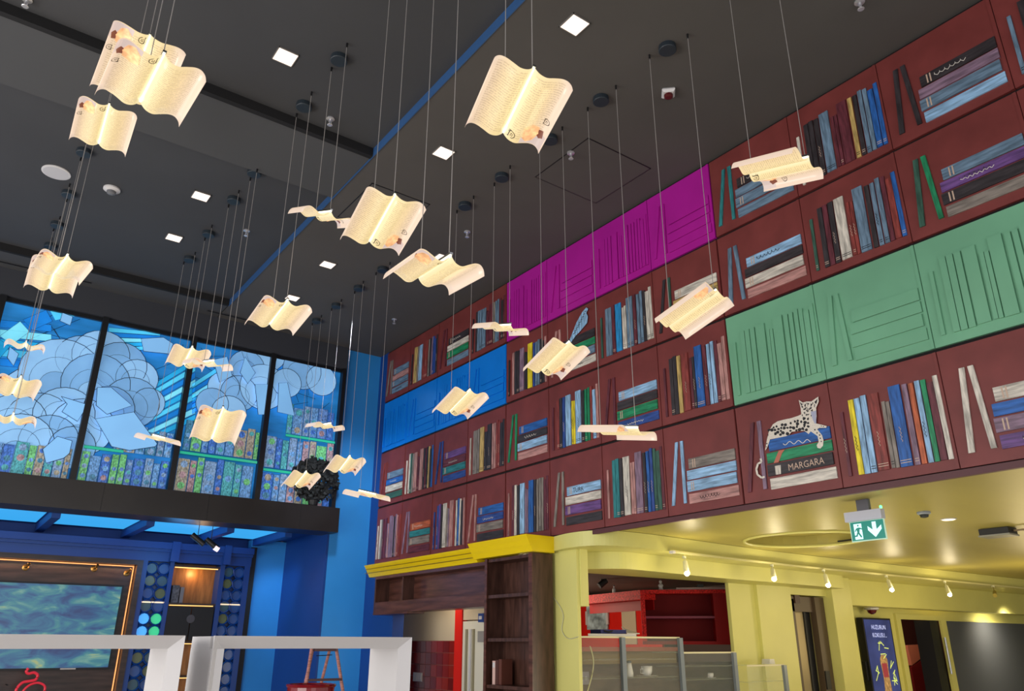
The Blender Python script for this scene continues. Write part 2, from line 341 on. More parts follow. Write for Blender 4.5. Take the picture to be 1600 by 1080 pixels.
# ================================================================ BOOK MURAL
YB = [12.72, 11.79, 10.79, 9.79, 8.79, 7.79, 6.78, 5.77, 4.78, 3.71, 2.71, 1.67, .64]
ZR = [3.185, 4.195, 5.20, 6.17, 7.185]
VD = [(.08,.112,.095,.672), (.183,.237,.092,.765), (.244,.299,.09,.766), (.309,.364,.09,.763), (.379,.486,.097,.770), (.507,.541,.1,.683), (.546,.58,.096,.676),
      (.591,.70,.093,.785), (.722,.768,.09,.773), (.782,.825,.09,.771), (.840,.884,.09,.789), (.895,.938,.09,.776), (.945,1.003,.093,.737), (1.013,1.055,.089,.785)]
SD = [(.345,1.05,.098,.2), (.33,1.035,.225,.335), (.34,1.045,.35,.448), (.375,1.045,.462,.572)]
COLS = {  # (row, tile): colours.  V tiles: 14 letters; A tiles: leaning pair + four of the stack from the bottom
 (0,0):'wwsmmvivvkvirr', (0,1):'vvmsto', (0,2):'nnpkwsvirwbwki', (0,3):'iiksnb', (0,4):'imwklvvbksssmm', (0,5):'sskpwl', (0,6):'ittkwiivkbneem', (0,7):'llills',
 (0,8):'mviwkgb'[:2]+'wkgb', (0,9):'myllrssbvolgmw', (0,10):'wwpvbw', (0,11):'mkkarbgkwlmmab',
 (1,0):'rrewba', (1,1):'wwesimmikmkdkb', (1,2):'nnntmp', (1,3):'wsssdkkkiirrkk', (1,4):'ggilkb', (1,5):'mrknlyylkggrli', (1,6):'mmngkl', (1,7):'mkkdrmkbmllmii',
 (2,4):'kikkvkkynaakki', (2,5):'iiwagk', (2,6):'eaamcwwamaakww', (2,7):'kessdw', (2,8):'aaiwkl', (2,9):'ekmkwrrakaamrb', (2,10):'egskpa', (2,11):'akmmkabgkwlmma',
 (3,0):'ssaaia', (3,1):'kddslrrrskvnnk', (3,2):'mmagwk', (3,3):'kkaaammmsaamkm', (3,8):'ttaaak', (3,9):'wkkkammmdkaabb', (3,10):'kklavk', (3,11):'aknbbkkkknkkkk'}
MONO = {(2, 0): BLUEB, (3, 1): PURPB, (1, 2): GREENB}
names = {(0,0):'dark red relief mural panel of small crowded books directly above the yellow cornice', (1,0):'dark red relief mural panel of painted books directly below the blue panel',
 (2,0):'glossy blue relief panel of carved books at the far end of the mural', (3,0):'dark red relief mural panel of painted books above the blue panel, touching the ceiling',
 (0,1):'dark red relief mural panel in the bottom row between cornice end and leopard panel', (1,1):'dark red relief mural panel left of the green panel with yellow and green spines',
 (2,1):'dark red relief mural panel with painted quill feather, under the purple panel', (3,1):'glossy purple relief panel of carved books under the ceiling',
 (0,2):'dark red relief mural panel with a painted leopard lying on a stack of books', (1,2):'large glossy mint green relief panel of carved books',
 (2,2):'dark red relief mural panel directly above the green panel', (3,2):'dark red relief mural panel in the top right corner below the ceiling'}
XF = MX-.012
def tile_map(r, t):
    y0, y1 = YB[t], YB[t+1]; s = (y0-y1)/1.085; z0 = ZR[r]; sz = (ZR[r+1]-ZR[r])/1.005
    return (lambda u: y0-u*s), (lambda w: z0+w*sz)
def relief(Q, name, m, board, t=.014):
    """Q: (y,z) polygon on the board face"""
    return MB().prism([Vector((MX-.001, y, z)) for y, z in Q], (-t, 0, 0)).build(name, m, board)
def stroke(pts, w, m, parent, name='lettering', x=MX-.0165):
    mb = MB()
    for a, b in zip(pts[:-1], pts[1:]):
        a = Vector((0, a[0], a[1])); b = Vector((0, b[0], b[1])); d = (b-a)
        if d.length < 1e-5: continue
        n = Vector((0, -d.z, d.y)).normalized()*w/2
        mb.prism([Vector((x, *(a+n).yz)), Vector((x, *(b+n).yz)), Vector((x, *(b-n).yz)), Vector((x, *(a-n).yz))], (-.0012, 0, 0))
    return mb
def scribble(y0, z0, length, h, n, rnd):
    """hand-written looking line running towards -y"""
    P = []
    for i in range(n*4+1):
        u = i/(n*4); a = u*n*2*math.pi
        P.append((y0-u*length-.25*h*math.cos(a), z0+h*.5*math.sin(a)*(0.6+rnd.random()*.6)))
    return P
rnd = random.Random(3)
PW = mat('paint_white_line', (226,220,210), .5); PK = mat('paint_black_line', (22,22,28), .5); PG = mat('paint_gold_line', (196,170,150), .5)
INK = {'w': PK, 'l': PK, 'a': PK, 'd': PK, 's': PK, 'i': PK, 'y': PK}
vleft = {0: 0, 1: 1, 2: 0, 3: 1}
for r in range(4):
    for mo in range(3):
        root = thing('mural_panel', names[(r, mo)], 'wall panel', (MX, YB[mo*4+2], ZR[r]))
        mono = MONO.get((r, mo)); bmat_ = mono or BOARD
        for k in range(4):
            t = mo*4+k; y0, y1 = YB[t], YB[t+1]; g0 = .014 if k == 0 else .0025; g1 = .0 if k == 3 else .0025
            z0, z1 = ZR[r]+.008, ZR[r+1]-.026
            bd = MB().box(MX, MX+.03, y1+g1, y0-g0, z0, z1).build('board', bmat_, root)
            fy, fz = tile_map(r, t)
            isV = (k % 2 == 0) == (((1,1,0),(0,0,1),(1,1,0),(0,1,0))[r][mo] == 1)
            # raised slim border line on the right of each board
            MB().box(MX-.006, MX, y1+.004, y1+.03*(y0-y1), z0, z1).build('board_edge', bmat_, bd)
            cs = COLS.get((r, t))
            if isV:
                for j, (a, b_, lo, hi) in enumerate(VD):
                    cc = cs[j] if cs else None
                    hi2 = hi + (rnd.uniform(-.01, .01) if cs else 0)
                    if r in (0, 2) and j == 13: q = [(a, lo), (b_, lo), (b_-.0, hi2), (a, hi2)]
                    else: q = [(a, lo), (b_, lo), (b_+.008, hi2), (a+.008, hi2)]
                    o = relief([(fy(u), fz(w)) for u, w in q], 'painted_book', paint(cc) if cc else mono, bd, .014 if cc else .017)
                if cs:
                    mb = MB(); mk = MB()
                    for j, (a, b_, lo, hi) in enumerate(VD):
                        if rnd.random() < .5:
                            ink = mk if cs[j] in INK else mb
                            for zz in (lo+.03, lo+.05):
                                ink.prism([Vector((MX-.0155, fy(u), fz(w))) for u, w in ((a+.006, zz), (b_-.004, zz), (b_-.004, zz+.006), (a+.006, zz+.006))], (-.0012, 0, 0))
                        if rnd.random() < .22:
                            um = (a+b_)/2; ink = mk if cs[j] in INK else mb
                            P = [(fy(um+.008*math.sin(i*1.9)), fz(.3+i*.010)) for i in range(14)]
                            s_ = stroke(P, .0035, None, None); ink.add(s_.v, s_.f)
                    if mb.v: o = mb.build('gold_lettering', PG, bd); o['kind'] = 'stuff'
                    if mk.v: o = mk.build('dark_lettering', PK, bd); o['kind'] = 'stuff'
            else:
                A = [[(.07,.11), (.112,.11), (.235,.785), (.192,.785)], [(.258,.114), (.298,.114), (.312,.785), (.268,.785)]]
                if (r, mo) == (2, 2) or t >= 9: A[0] = [(.09,.11), (.14,.11), (.20,.79), (.155,.79)]; A[1] = [(.265,.115), (.308,.115), (.27,.79), (.225,.79)]
                for j, q in enumerate(A):
                    relief([(fy(u), fz(w)) for u, w in q], 'leaning_book', paint(cs[j]) if cs else mono, bd, .014 if cs else .017)
                for j, (a, b_, lo, hi) in enumerate(SD):
                    cc = cs[2+j] if cs else None
                    relief([(fy(a), fz(lo)), (fy(b_), fz(lo)), (fy(b_), fz(hi)), (fy(a), fz(hi))], 'lying_book', mat('paint_h_'+cc, PAL[cc], .5, streak=(6,.7,6), mix=.42, scale=7) if cc else mono, bd, .014 if cc else .017)
                if cs and (r, t) != (0, 8):
                    j = rnd.choice((0, 2, 3)); a, b_, lo, hi = SD[j]
                    n = rnd.choice((5, 6, 7))
                    if (r, t) == (0, 5):
                        vs, fs = text_polys('TÜRK', .085)
                        MB().add([Vector((MX-.0165, fy(.5)-v.x*.95, fz(SD[3][2]+.025)+v.y)) for v in vs], fs).build('lettering', PK, bd)
                    else:
                        P = scribble(fy(.5), fz((lo+hi)/2), .26*(y0-y1), .038, n, rnd)
                        s_ = stroke(P, .0045, None, None); s_.build('lettering', PK if cs[2+j] in INK else PW, bd)
                    mb = MB()
                    for jj in (1, 3):
                        a, b_, lo, hi = SD[jj]
                        for u in (.06, .09):
                            mb = MB(); mb.prism([Vector((MX-.0155, fy(x), fz(w))) for x, w in ((a+u, lo+.01), (a+u+.012, lo+.01), (a+u+.012, hi-.01), (a+u, hi-.01))], (-.0012, 0, 0)).build('spine_band', PG, bd)
            if (r, t) == (0, 8): LEO = bd
            if (r, t) == (2, 5): QUILL = bd
# leopard painted on the board
def lp(x, y, d=0): p = on_x(1150+x/6, 600+y/6, MX-.02); return Vector((MX-.018-d, p.y, p.z))
def flat(pts, name, m, parent, d=0, t=.0015): return MB().prism([lp(x, y, d) for x, y in pts], (-t, 0, 0)).build(name, m, parent)
FUR = mat('leopard_fur_paint', (222,214,200), .5, streak=(8,8,8), mix=.25, scale=20)
flat([(272,625),(290,520),(310,440),(345,380),(390,350),(450,335),(520,320),(580,300),(612,285),(606,230),(588,150),(625,175),(660,165),(705,165),(770,120),(775,165),(750,225),(755,300),(748,370),(790,380),(850,395),(845,412),(780,412),(760,425),(805,480),(820,530),(815,580),(790,606),(765,600),(755,575),(775,545),(765,490),(700,445),(680,470),(640,440),(590,440),(520,450),(495,480),(470,490),(420,500),(360,512),(318,520),(305,560),(290,600)], 'painted_leopard', FUR, LEO)
mb = MB(); rl = random.Random(5)
body = [(320+rl.random()*10, 480)]
for i in range(160):
    x = rl.uniform(300, 700); top = 400-.28*(x-320) if x < 600 else 310; bot = 505-.15*(x-320)
    y = rl.uniform(max(top, 310)+14, bot-12)
    if any((x-a)**2+(y-b)**2 < 25**2 for a, b in body): continue
    body.append((x, y)); rr = rl.uniform(11, 18)
    mb.prism([lp(x+rr*math.cos(k*math.pi/3)*rl.uniform(.7,1.2), y+rr*math.sin(k*math.pi/3)*rl.uniform(.7,1.2), .002) for k in range(6)], (-.001, 0, 0))
for x, y, rr in ((760,460,7),(785,480,7),(790,510,7),(800,540,6),(640,400,9),(800,395,5),(820,400,5),(300,480,6),(290,560,6),(285,590,5),(320,430,7),(740,430,8)):
    mb.prism([lp(x+rr*math.cos(k*math.pi/3), y+rr*math.sin(k*math.pi/3), .002) for k in range(6)], (-.001, 0, 0))
for q in (((598,170),(622,190),(612,205)), ((735,170),(765,140),(752,190)), ((640,200),(655,195),(650,225)), ((700,185),(715,190),(700,220)), ((628,235),(650,228),(655,240),(635,246)), ((692,222),(712,218),(708,232),(694,236)),
          ((660,250),(685,248),(673,266)), ((630,270),(645,262),(650,280)), ((700,250),(715,240),(718,262)), ((655,285),(690,282),(674,296)), ((668,180),(676,178),(672,214)), ((620,215),(630,212),(628,228)), ((730,205),(740,200),(738,222))):
    mb.prism([lp(x, y, .002) for x, y in q], (-.001, 0, 0))
for i in range(26):
    x, y = rl.uniform(612, 745), rl.uniform(180, 330); rr = rl.uniform(4, 9)
    mb.prism([lp(x+rr*math.cos(k*math.pi/3)*.6, y+rr*math.sin(k*math.pi/3)*1.3, .002) for k in range(6)], (-.001, 0, 0))
mb.build('leopard_spots', PK, LEO)
flat([(700,262),(752,250),(752,370),(738,372),(718,330)], 'leopard_chest', mat('leopard_grey_chest', (168,172,196), .5), LEO, .0016)
mb = MB()
for a, b_ in (((230,700),(238,730)), ((238,730),(205,750)), ((205,750),(190,800)), ((190,800),(200,850)), ((200,850),(240,880)), ((240,880),(268,870))):
    n = Vector((b_[0]-a[0], b_[1]-a[1])); n = Vector((-n.y, n.x)).normalized()*9
    mb.prism([lp(a[0]+n.x, a[1]+n.y), lp(b_[0]+n.x, b_[1]+n.y), lp(b_[0]-n.x, b_[1]-n.y), lp(a[0]-n.x, a[1]-n.y)], (-.0015, 0, 0))
mb.build('painted_leopard_tail', FUR, LEO)
vs, fs = text_polys('MARGARA', .105)
o_ = lp(490, 815); e_ = lp(830, 745); dy = (e_-o_).normalized(); L_ = (e_-o_).length; wtx = max(v.x for v in vs)
MB().add([Vector((o_.x-.0005, *( (o_ + dy*(v.x/wtx*L_)).yz + Vector((0, v.y*.85))))) for v in vs], fs).build('lettering', PG, LEO)
stroke([(p.y, p.z) for p in [lp(x, 560-.11*(x-440)+14*math.sin((x-440)/13)) for x in range(440, 700, 6)]], .006, None, None).build('script_lettering', PW, LEO)
flat([(352,742),(400,625),(455,615),(430,650),(398,735)], 'ribbon', mat('paint_ribbon', (186,108,86), .5), LEO, -.001)
flat([(362,770),(418,760),(420,845),(372,852)], 'book_band', paint('w'), LEO, -.001)
# quill feather
def qp(x, y, d=0): p = on_x(780+x/7.715, 480+y/7.715, MX-.02); return Vector((MX-.02-d, p.y, p.z))
MB().prism([qp(*p) for p in ((835,430),(900,270),(930,190),(985,90),(1010,50),(1050,5),(1072,20),(1050,70),(1068,110),(1060,190),(1010,250),(960,310),(925,340),(870,420))], (-.0015, 0, 0)).build('painted_feather', paint('l'), QUILL)
mb = MB()
for i in range(9):
    a = qp(890+i*18, 330-i*34, .002); b_ = qp(925+i*16, 300-i*32, .002); n = Vector((0, .004, .004)); mb.prism([a+n, b_+n, b_-n, a-n], (-.001, 0, 0))
mb.build('feather_barbs', PK, QUILL)

# ================================================================ CEILING FITTINGS
cans = {0: [], 1: [], 2: []}
DUCT = mat('canopy_dark', (34,44,52), .5)
EMW = mat('downlight_glow', (255,238,222), .5, em=1.15, emc=(255,236,220))
def dl(px, py, lab):
    h = ZC if on_z(px, py, ZC).x > 3.18 else ZT
    p = on_z(px, py, h); t = thing('square_downlight', lab, 'ceiling light', (p.x, p.y, h)); s = .095
    MB().box(p.x-s, p.x+s, p.y-s, p.y+s, h-.010, h-.002).build('diffuser', EMW, t)
    fr = MB()
    for a in (-1, 1): fr.box(p.x+a*s, p.x+a*(s+.008), p.y-s-.008, p.y+s+.008, h-.014, h-.001).box(p.x-s-.008, p.x+s+.008, p.y+a*s, p.y+a*(s+.008), h-.014, h-.001)
    fr.build('rim', mat('downlight_rim', (120,116,112), .5), t)
    if (px, py) in ((898,38),):
        MB().lathe((p.x+.03, p.y-.05, h-.026), [(.022,0), (.03,.012)], 12).build('bulb', mat('bulb_hot', (255,250,240), .5, em=4), t)
for px, py, lab in ((446,88,'lit square downlight in the near ceiling tray, upper left'), (314,306,'larger lit square downlight in the far ceiling tray'), (272,371,'smaller lit square downlight in the far ceiling tray, nearest the windows'),
                    (898,38,'lit square downlight in the grey ceiling strip nearest the viewer, with glowing bulb'), (693,238,'lit square downlight in the grey ceiling strip between two page lamps'),
                    (512,413,'lit square downlight in the grey ceiling strip above the page lamp with orange drawing'), (457,465,'lit square downlight in the grey ceiling strip just behind a page lamp'),
                    (690,402,'lit square downlight partly hidden by the middle page lamp')):
    dl(px, py, lab)
def sprinkler(px, py, lab, hang=.07):
    p0 = on_z(px, py, ZC); h = ZC if p0.x > 3.18 else ZT; p = on_z(px, py, h-.04)
    t = thing('sprinkler', lab, 'sprinkler', (p.x, p.y, h))
    m = mat('sprinkler_chrome', (206,206,210), .25, metal=.6)
    MB().lathe((p.x, p.y, h), [(.045,-.001), (.045,-.01), (.02,-.016)], 16).build('rosette', m, t)
    MB().cyl((p.x, p.y, h-.012), (p.x, p.y, h-.05), .012, n=8).build('body', m, t)
    MB().cyl((p.x-.014, p.y, h-.045), (p.x-.006, p.y, h-.085), .004, n=5).cyl((p.x+.014, p.y, h-.045), (p.x+.006, p.y, h-.085), .004, n=5).build('yoke', m, t)
    MB().lathe((p.x, p.y, h-.09), [(.024,0), (.03,.004), (.01,.008)], 12).build('deflector', m, t)
for px, py, lab in ((516,190,'chrome sprinkler head in the near tray beside the dark ceiling beam'), (892,243,'chrome sprinkler head in the grey ceiling right of the big page lamp'), (385,364,'chrome sprinkler head in the far tray among the dark discs'),
                    (730,366,'chrome sprinkler head in the grey ceiling above the middle of the mural'), (616,502,'small chrome sprinkler head in the grey ceiling near the blue pier'), (540,558,'chrome sprinkler head at the far end of the grey ceiling by the stained glass'),
                    (1344,8,'chrome sprinkler head at the upper right edge of the ceiling'), (41,4,'chrome sprinkler head at the upper left of the picture')):
    sprinkler(px, py, lab)
p = on_z(88, 269, ZT); t = thing('ceiling_speaker', 'round flat white ceiling speaker in the far tray', 'speaker', p)
MB().lathe((p.x, p.y, ZT), [(.16,-.001), (.16,-.012), (.145,-.016)], 28).build('rim', WHITE, t); MB().lathe((p.x, p.y, ZT-.017), [(.14,0), (.14,.002)], 28).build('grille', mat('speaker_grille', (196,196,200), .6), t)
p = on_z(175, 295, ZT); t = thing('smoke_detector', 'white conical smoke detector in the far ceiling tray', 'detector', p)
MB().lathe((p.x, p.y, ZT), [(.10,-.001), (.10,-.02), (.06,-.04)], 20).build('base', WHITE, t); MB().lathe((p.x, p.y, ZT), [(.055,-.041), (.05,-.07), (.02,-.085)], 16).build('sensor_cage', mat('detector_grey', (110,112,116), .5), t)
p = on_z(1044, 143, ZC); t = thing('alarm_sounder', 'white square alarm sounder with dark red centre on the ceiling', 'alarm', p)
MB().lathe((p.x, p.y, ZC), [(.085,-.001), (.095,-.02), (.07,-.045)], 4).build('housing', WHITE, t); MB().lathe((p.x, p.y, ZC), [(.045,-.045), (.045,-.07), (.03,-.078)], 16).build('red_lens', mat('alarm_red', (86,20,26), .3), t)

# ================================================================ PAGE LAMPS
LW, LS = .235, .5
PROF = catmull([(0,.034,0), (.012,.012,0), (.040,-.014,0), (.080,-.022,0), (.125,.000,0), (.170,.020,0), (.205,.018,0), (.229,-.008,0), (.238,-.044,0)], 4)
def prof(u):
    for a, b in zip(PROF[:-1], PROF[1:]):
        if u <= b.x: return a.y + (b.y-a.y)*((u-a.x)/max(1e-6, b.x-a.x))
    return PROF[-1].y
def page_material():
    m = bpy.data.materials.new('lit_acrylic_page'); m.use_nodes = True; nt = m.node_tree; b = nt.nodes['Principled BSDF']
    tc = nt.nodes.new('ShaderNodeTexCoord'); sp = nt.nodes.new('ShaderNodeSeparateXYZ'); nt.links.new(tc.outputs['Object'], sp.inputs[0])
    def math_(op, a, b_=None, c=None):
        n = nt.nodes.new('ShaderNodeMath'); n.operation = op
        for i, v in enumerate((a, b_, c)):
            if v is None: continue
            if isinstance(v, (int, float)): n.inputs[i].default_value = v
            else: nt.links.new(v, n.inputs[i])
        return n.outputs[0]
    lines = math_('GREATER_THAN', math_('FRACT', math_('MULTIPLY', sp.outputs[1], 62)), .55)
    no = nt.nodes.new('ShaderNodeTexNoise'); no.inputs['Scale'].default_value = 130; nt.links.new(tc.outputs['Object'], no.inputs['Vector'])
    words = math_('GREATER_THAN', no.outputs[0], .46)
    au = math_('ABSOLUTE', sp.outputs[0])
    inside = math_('MULTIPLY', math_('MULTIPLY', math_('GREATER_THAN', au, .025), math_('LESS_THAN', au, .205)), math_('LESS_THAN', math_('ABSOLUTE', sp.outputs[1]), .228))
    pm = math_('MULTIPLY', math_('MULTIPLY', lines, words), inside)
    # edge-lit acrylic: brighter by the LED bar
    mr = nt.nodes.new('ShaderNodeMapRange'); mr.inputs[1].default_value = 0; mr.inputs[2].default_value = .23; nt.links.new(au, mr.inputs[0])
    cr = nt.nodes.new('ShaderNodeValToRGB'); e = cr.color_ramp.elements
    e[0].position = 0; e[0].color = srgb((255,246,205)); e[1].position = 1; e[1].color = srgb((232,204,184))
    x = e.new(.12); x.color = srgb((252,226,160)); x = e.new(.6); x.color = srgb((244,214,160)); nt.links.new(mr.outputs[0], cr.inputs[0])
    mx = nt.nodes.new('ShaderNodeMix'); mx.data_type = 'RGBA'; nt.links.new(math_('MULTIPLY', pm, .42), mx.inputs[0]); nt.links.new(cr.outputs[0], mx.inputs[6]); mx.inputs[7].default_value = srgb((150,112,70))
    nt.links.new(mx.outputs[2], b.inputs['Emission Color']); b.inputs['Emission Strength'].default_value = .86
    b.inputs['Base Color'].default_value = (.25,.22,.17,1); b.inputs['Roughness'].default_value = .25
    return m
PAGEM = page_material()
SPM = mat('led_strip_glow', (255,252,225), .4, em=3.0, emc=(255,250,215))
ORM = mat('printed_drawing_orange', (226,172,122), .4, em=.85, streak=(1,1,1), mix=.3, scale=22)
BRM = mat('printed_drawing_brown', (60,34,28), .4, em=.5, emc=(170,96,72))
INKM = mat('printed_initial_ink', (40,30,22), .4, em=.12, emc=(110,90,60))
PALE = mat('printed_paper_margin', (80,70,66), .4, em=.74, emc=(240,216,206))
EDGE = mat('acrylic_edge_glow', (255,240,200), .3, em=1.0, emc=(255,232,170))
def page_mesh(sgn):
    mb = MB(); th = .004; n = len(PROF); V = [-LS/2+LS*k/6 for k in range(7)]
    for s in (0, 1):
        for v in V:
            for p in PROF: mb.v.append((sgn*p.x, v, p.y-(th if s else 0)))
    N = n*7
    for k in range(6):
        for i in range(n-1):
            a = k*n+i; mb.f.append((a, a+1, a+n+1, a+n)); mb.f.append((N+a, N+a+n, N+a+n+1, N+a+1))
    for i in range(n-1):
        mb.f.append((i, N+i, N+i+1, i+1)); a = 6*n+i; mb.f.append((a, a+1, N+a+1, N+a))
    for k in range(6):
        a = k*n+n-1; mb.f.append((a, N+a, N+a+n, a+n))
    return mb
def surf(u, v, sg, d=.0055): return Vector((sg*u, v, prof(u)-d))
def decal(poly, sg, d=.0055):
    """polygon in (u,v) laid on the underside of a page, fanned from its centre"""
    mb = MB(); c = [sum(p[0] for p in poly)/len(poly), sum(p[1] for p in poly)/len(poly)]
    P = []
    for i in range(len(poly)):
        a, b = poly[i], poly[(i+1) % len(poly)]
        for k in range(3): P.append((a[0]+(b[0]-a[0])*k/3, a[1]+(b[1]-a[1])*k/3))
    mid = [((p[0]+c[0])/2, (p[1]+c[1])/2) for p in P]; n = len(P)
    mb.add([surf(*p, sg, d) for p in P]+[surf(*p, sg, d) for p in mid]+[surf(*c, sg, d)], [(i, (i+1) % n, n+(i+1) % n, n+i) for i in range(n)]+[(n+i, n+(i+1) % n, 2*n) for i in range(n)])
    return mb
def glyph(u, v, sg, s=.030):
    """ornate printed initial: a D with a bar inside, reading along the page"""
    mb = MB()
    def seg(pts, w=.0042):
        for (a, b) in zip(pts[:-1], pts[1:]):
            dx, dy = b[0]-a[0], b[1]-a[1]; l = math.hypot(dx, dy) or 1; nx, ny = -dy/l*w/2, dx/l*w/2
            q = [(a[0]+nx, a[1]+ny), (b[0]+nx, b[1]+ny), (b[0]-nx, b[1]-ny), (a[0]-nx, a[1]-ny)]
            mb.add([surf(max(.002, min(.235, u+x*s)), v+y*s, sg, .0062) for x, y in [(c[0], c[1]) for c in q]], [(0, 1, 2, 3)])
    seg([(-.6,-.75), (-.6,.75)], .15)
    seg([(-.8,.75), (-.1,.78), (.45,.55), (.65,.1), (.6,-.35), (.25,-.7), (-.8,-.75)], .14)
    seg([(-.2,-.35), (-.2,.35), (.15,.1), (.1,-.3)], .10); seg([(-.9,.3), (-.6,.45), (-.3,.95)], .10)
    return mb
PR = {}
def lamp_parts():
    for sg in (1, -1): PR['page', sg] = page_mesh(sg).build('proto', PAGEM, smooth=True, local=True)
    PR['bar'] = MB().box(-.010, .010, -LS/2, LS/2, .036, .050).build('proto', STEEL, local=True)
    PR['strip'] = MB().box(-.0055, .0055, -LS/2+.004, LS/2-.004, .0215, .0358).build('proto', SPM, local=True)
    PR['rim'] = None
    sg = 1
    pal = MB(); us = [.10+.0135*i for i in range(11)]
    for a, b in zip(us[:-1], us[1:]):
        pal.add([surf(a, -.245, sg, .0052), surf(b, -.245, sg, .0052), surf(b, -.175+.5*(b-.10)-.03, sg, .0052), surf(a, -.175+.5*(a-.10)-.03, sg, .0052)], [(0,1,2,3)])
    pv = []; [pv.append(v) for v in pal.v]
    PR['margin'] = pal.build('proto', PALE, local=True)
    m = decal([(.098,-.125), (.108,-.205), (.14,-.232), (.175,-.215), (.198,-.155), (.185,-.11), (.14,-.098)], sg, .0085); PR['drawing'] = m.build('proto', ORM, local=True)
    m = decal([(.188,-.125), (.214,-.12), (.224,-.165), (.205,-.185), (.188,-.17)], sg, .0092)
    PR['shade'] = m.build('proto', BRM, local=True)
    g = glyph(.042, -.205, sg); g2 = glyph(.207, -.055, sg, .024); PR['initial'] = g.build('proto', INKM, local=True); PR['initial2'] = g2.build('proto', INKM, local=True)
    for i, (u, v) in enumerate(((.06, -.238), (.12, -.240))): pass
    for k in PR:
        if PR[k]: COL.objects.unlink(PR[k])
lamp_parts()
CABLE = mat('steel_cable', (170,166,162), .4, metal=.3)
def solve(p, q, X):
    d1 = _ray(*p); d1 /= d1.x; d2 = _ray(*q); d2 /= d2.x
    best = None; prev = None
    for i in range(-1200, 1201):
        t = i/2000; L = ((X+t)*d1-(X-t)*d2).length
        if prev is not None and (prev-LS)*(L-LS) <= 0: best = t; break
        if best is None or L < bm_: bm_ = L; best = t
        prev = L
    return EYE+(X+best)*d1, EYE+(X-best)*d2
# near end px, far end px, column x, side the drawing is on (1 = right page, far end; -1 = left page, near end), label
LAMPS = [((835,105),(786,207),2.2,1,'large lit page lamp with print at its lower right corner, top centre'),
 ((235,54),(197,150),.45,-1,'lit page lamp overlapped by another at top left, the rear one'),
 ((257,83),(219,158),.45,-1,'lit page lamp in front of another at top left, drawing on its left page'),
 ((171,162),(154,224),.45,-1,'lit page lamp just below the overlapping pair at top left'),
 ((91,405),(77,450),.45,-1,'lit page lamp above the leftmost window, front one of two overlapping'),
 ((106,398),(86,425),.45,-1,'lit page lamp whose right wing shows behind another above the leftmost window'),
 ((517.5,330),(492,333),2.2,1,'thin edge-on lit page lamp just left of the centre lamp, against the blue ceiling edge'),
 ((618,303),(577,377),2.2,1,'lit page lamp in the centre with brown drawing on its right page'),
 ((705,399),(653,432),2.2,-1,'broad curled lit page lamp right below the centre, seen from its edge'),
 ((450,468),(421,506),2.2,-1,'lit page lamp in front of the grey bulkhead, right of the third window pane'),
 ((798,507),(768,509),4.6,1,'thin edge-on lit page lamp in front of the purple panel corner'),
 ((1264,245),(1170,268),4.6,1,'lit page lamp at upper right, in front of the mural below the ceiling'),
 ((890,533),(845,578),4.6,1,'lit page lamp in front of the painted quill feather'),
 ((1120,452),(1043,507),4.6,-1,'lit page lamp touching the upper left corner of the green panel'),
 ((735,608),(702,642),4.6,1,'lit page lamp in front of the glossy blue panel'),
 ((997,668),(935,668),4.6,-1,'thin edge-on lit page lamp low before the mural, above the bar'),
 ((547,712),(530,734),4.6,1,'small lit page lamp in front of the blue pier'),
 ((479,736),(461,757),4.6,1,'small lit page lamp in front of the dark bush in the last window'),
 ((587,772),(561,766),4.6,-1,'small edge-on lit page lamp at the foot of the blue pier beside the mural'),
 ((349,636),(331,685),2.2,-1,'lit page lamp in front of the third window pane, drawing on its left page'),
 ((301,541),(287,569),2.2,1,'lit page lamp before the mullion at the top of the third window, left of two'),
 ((334,563),(318,565),2.2,-1,'thin edge-on lit page lamp at the top of the third window, right of two'),
 ((257,684),(239,679),2.2,1,'thin edge-on lit page lamp in front of the large glass paper sheet'),
 ((33,588),(20,614),.45,-1,'lit page lamp at the left edge, upper one of two before the clouds'),
 ((21,646),(20,656),.45,1,'thin lit page lamp at the left edge, lower one of two before the clouds'),
 ((41,533),(39,541),.463,1,'small pale lit page lamp at the top of the leftmost window'),
 ((517,661),(500,664),4.6,1,'thin edge-on lit page lamp in front of the green glass shelf, last window')]
ROLL = {835: math.radians(9)}
def clone(proto, name, parent, M):
    o = proto.copy(); o.name = name; COL.objects.link(o); o.parent = parent; o.matrix_local = M; return o
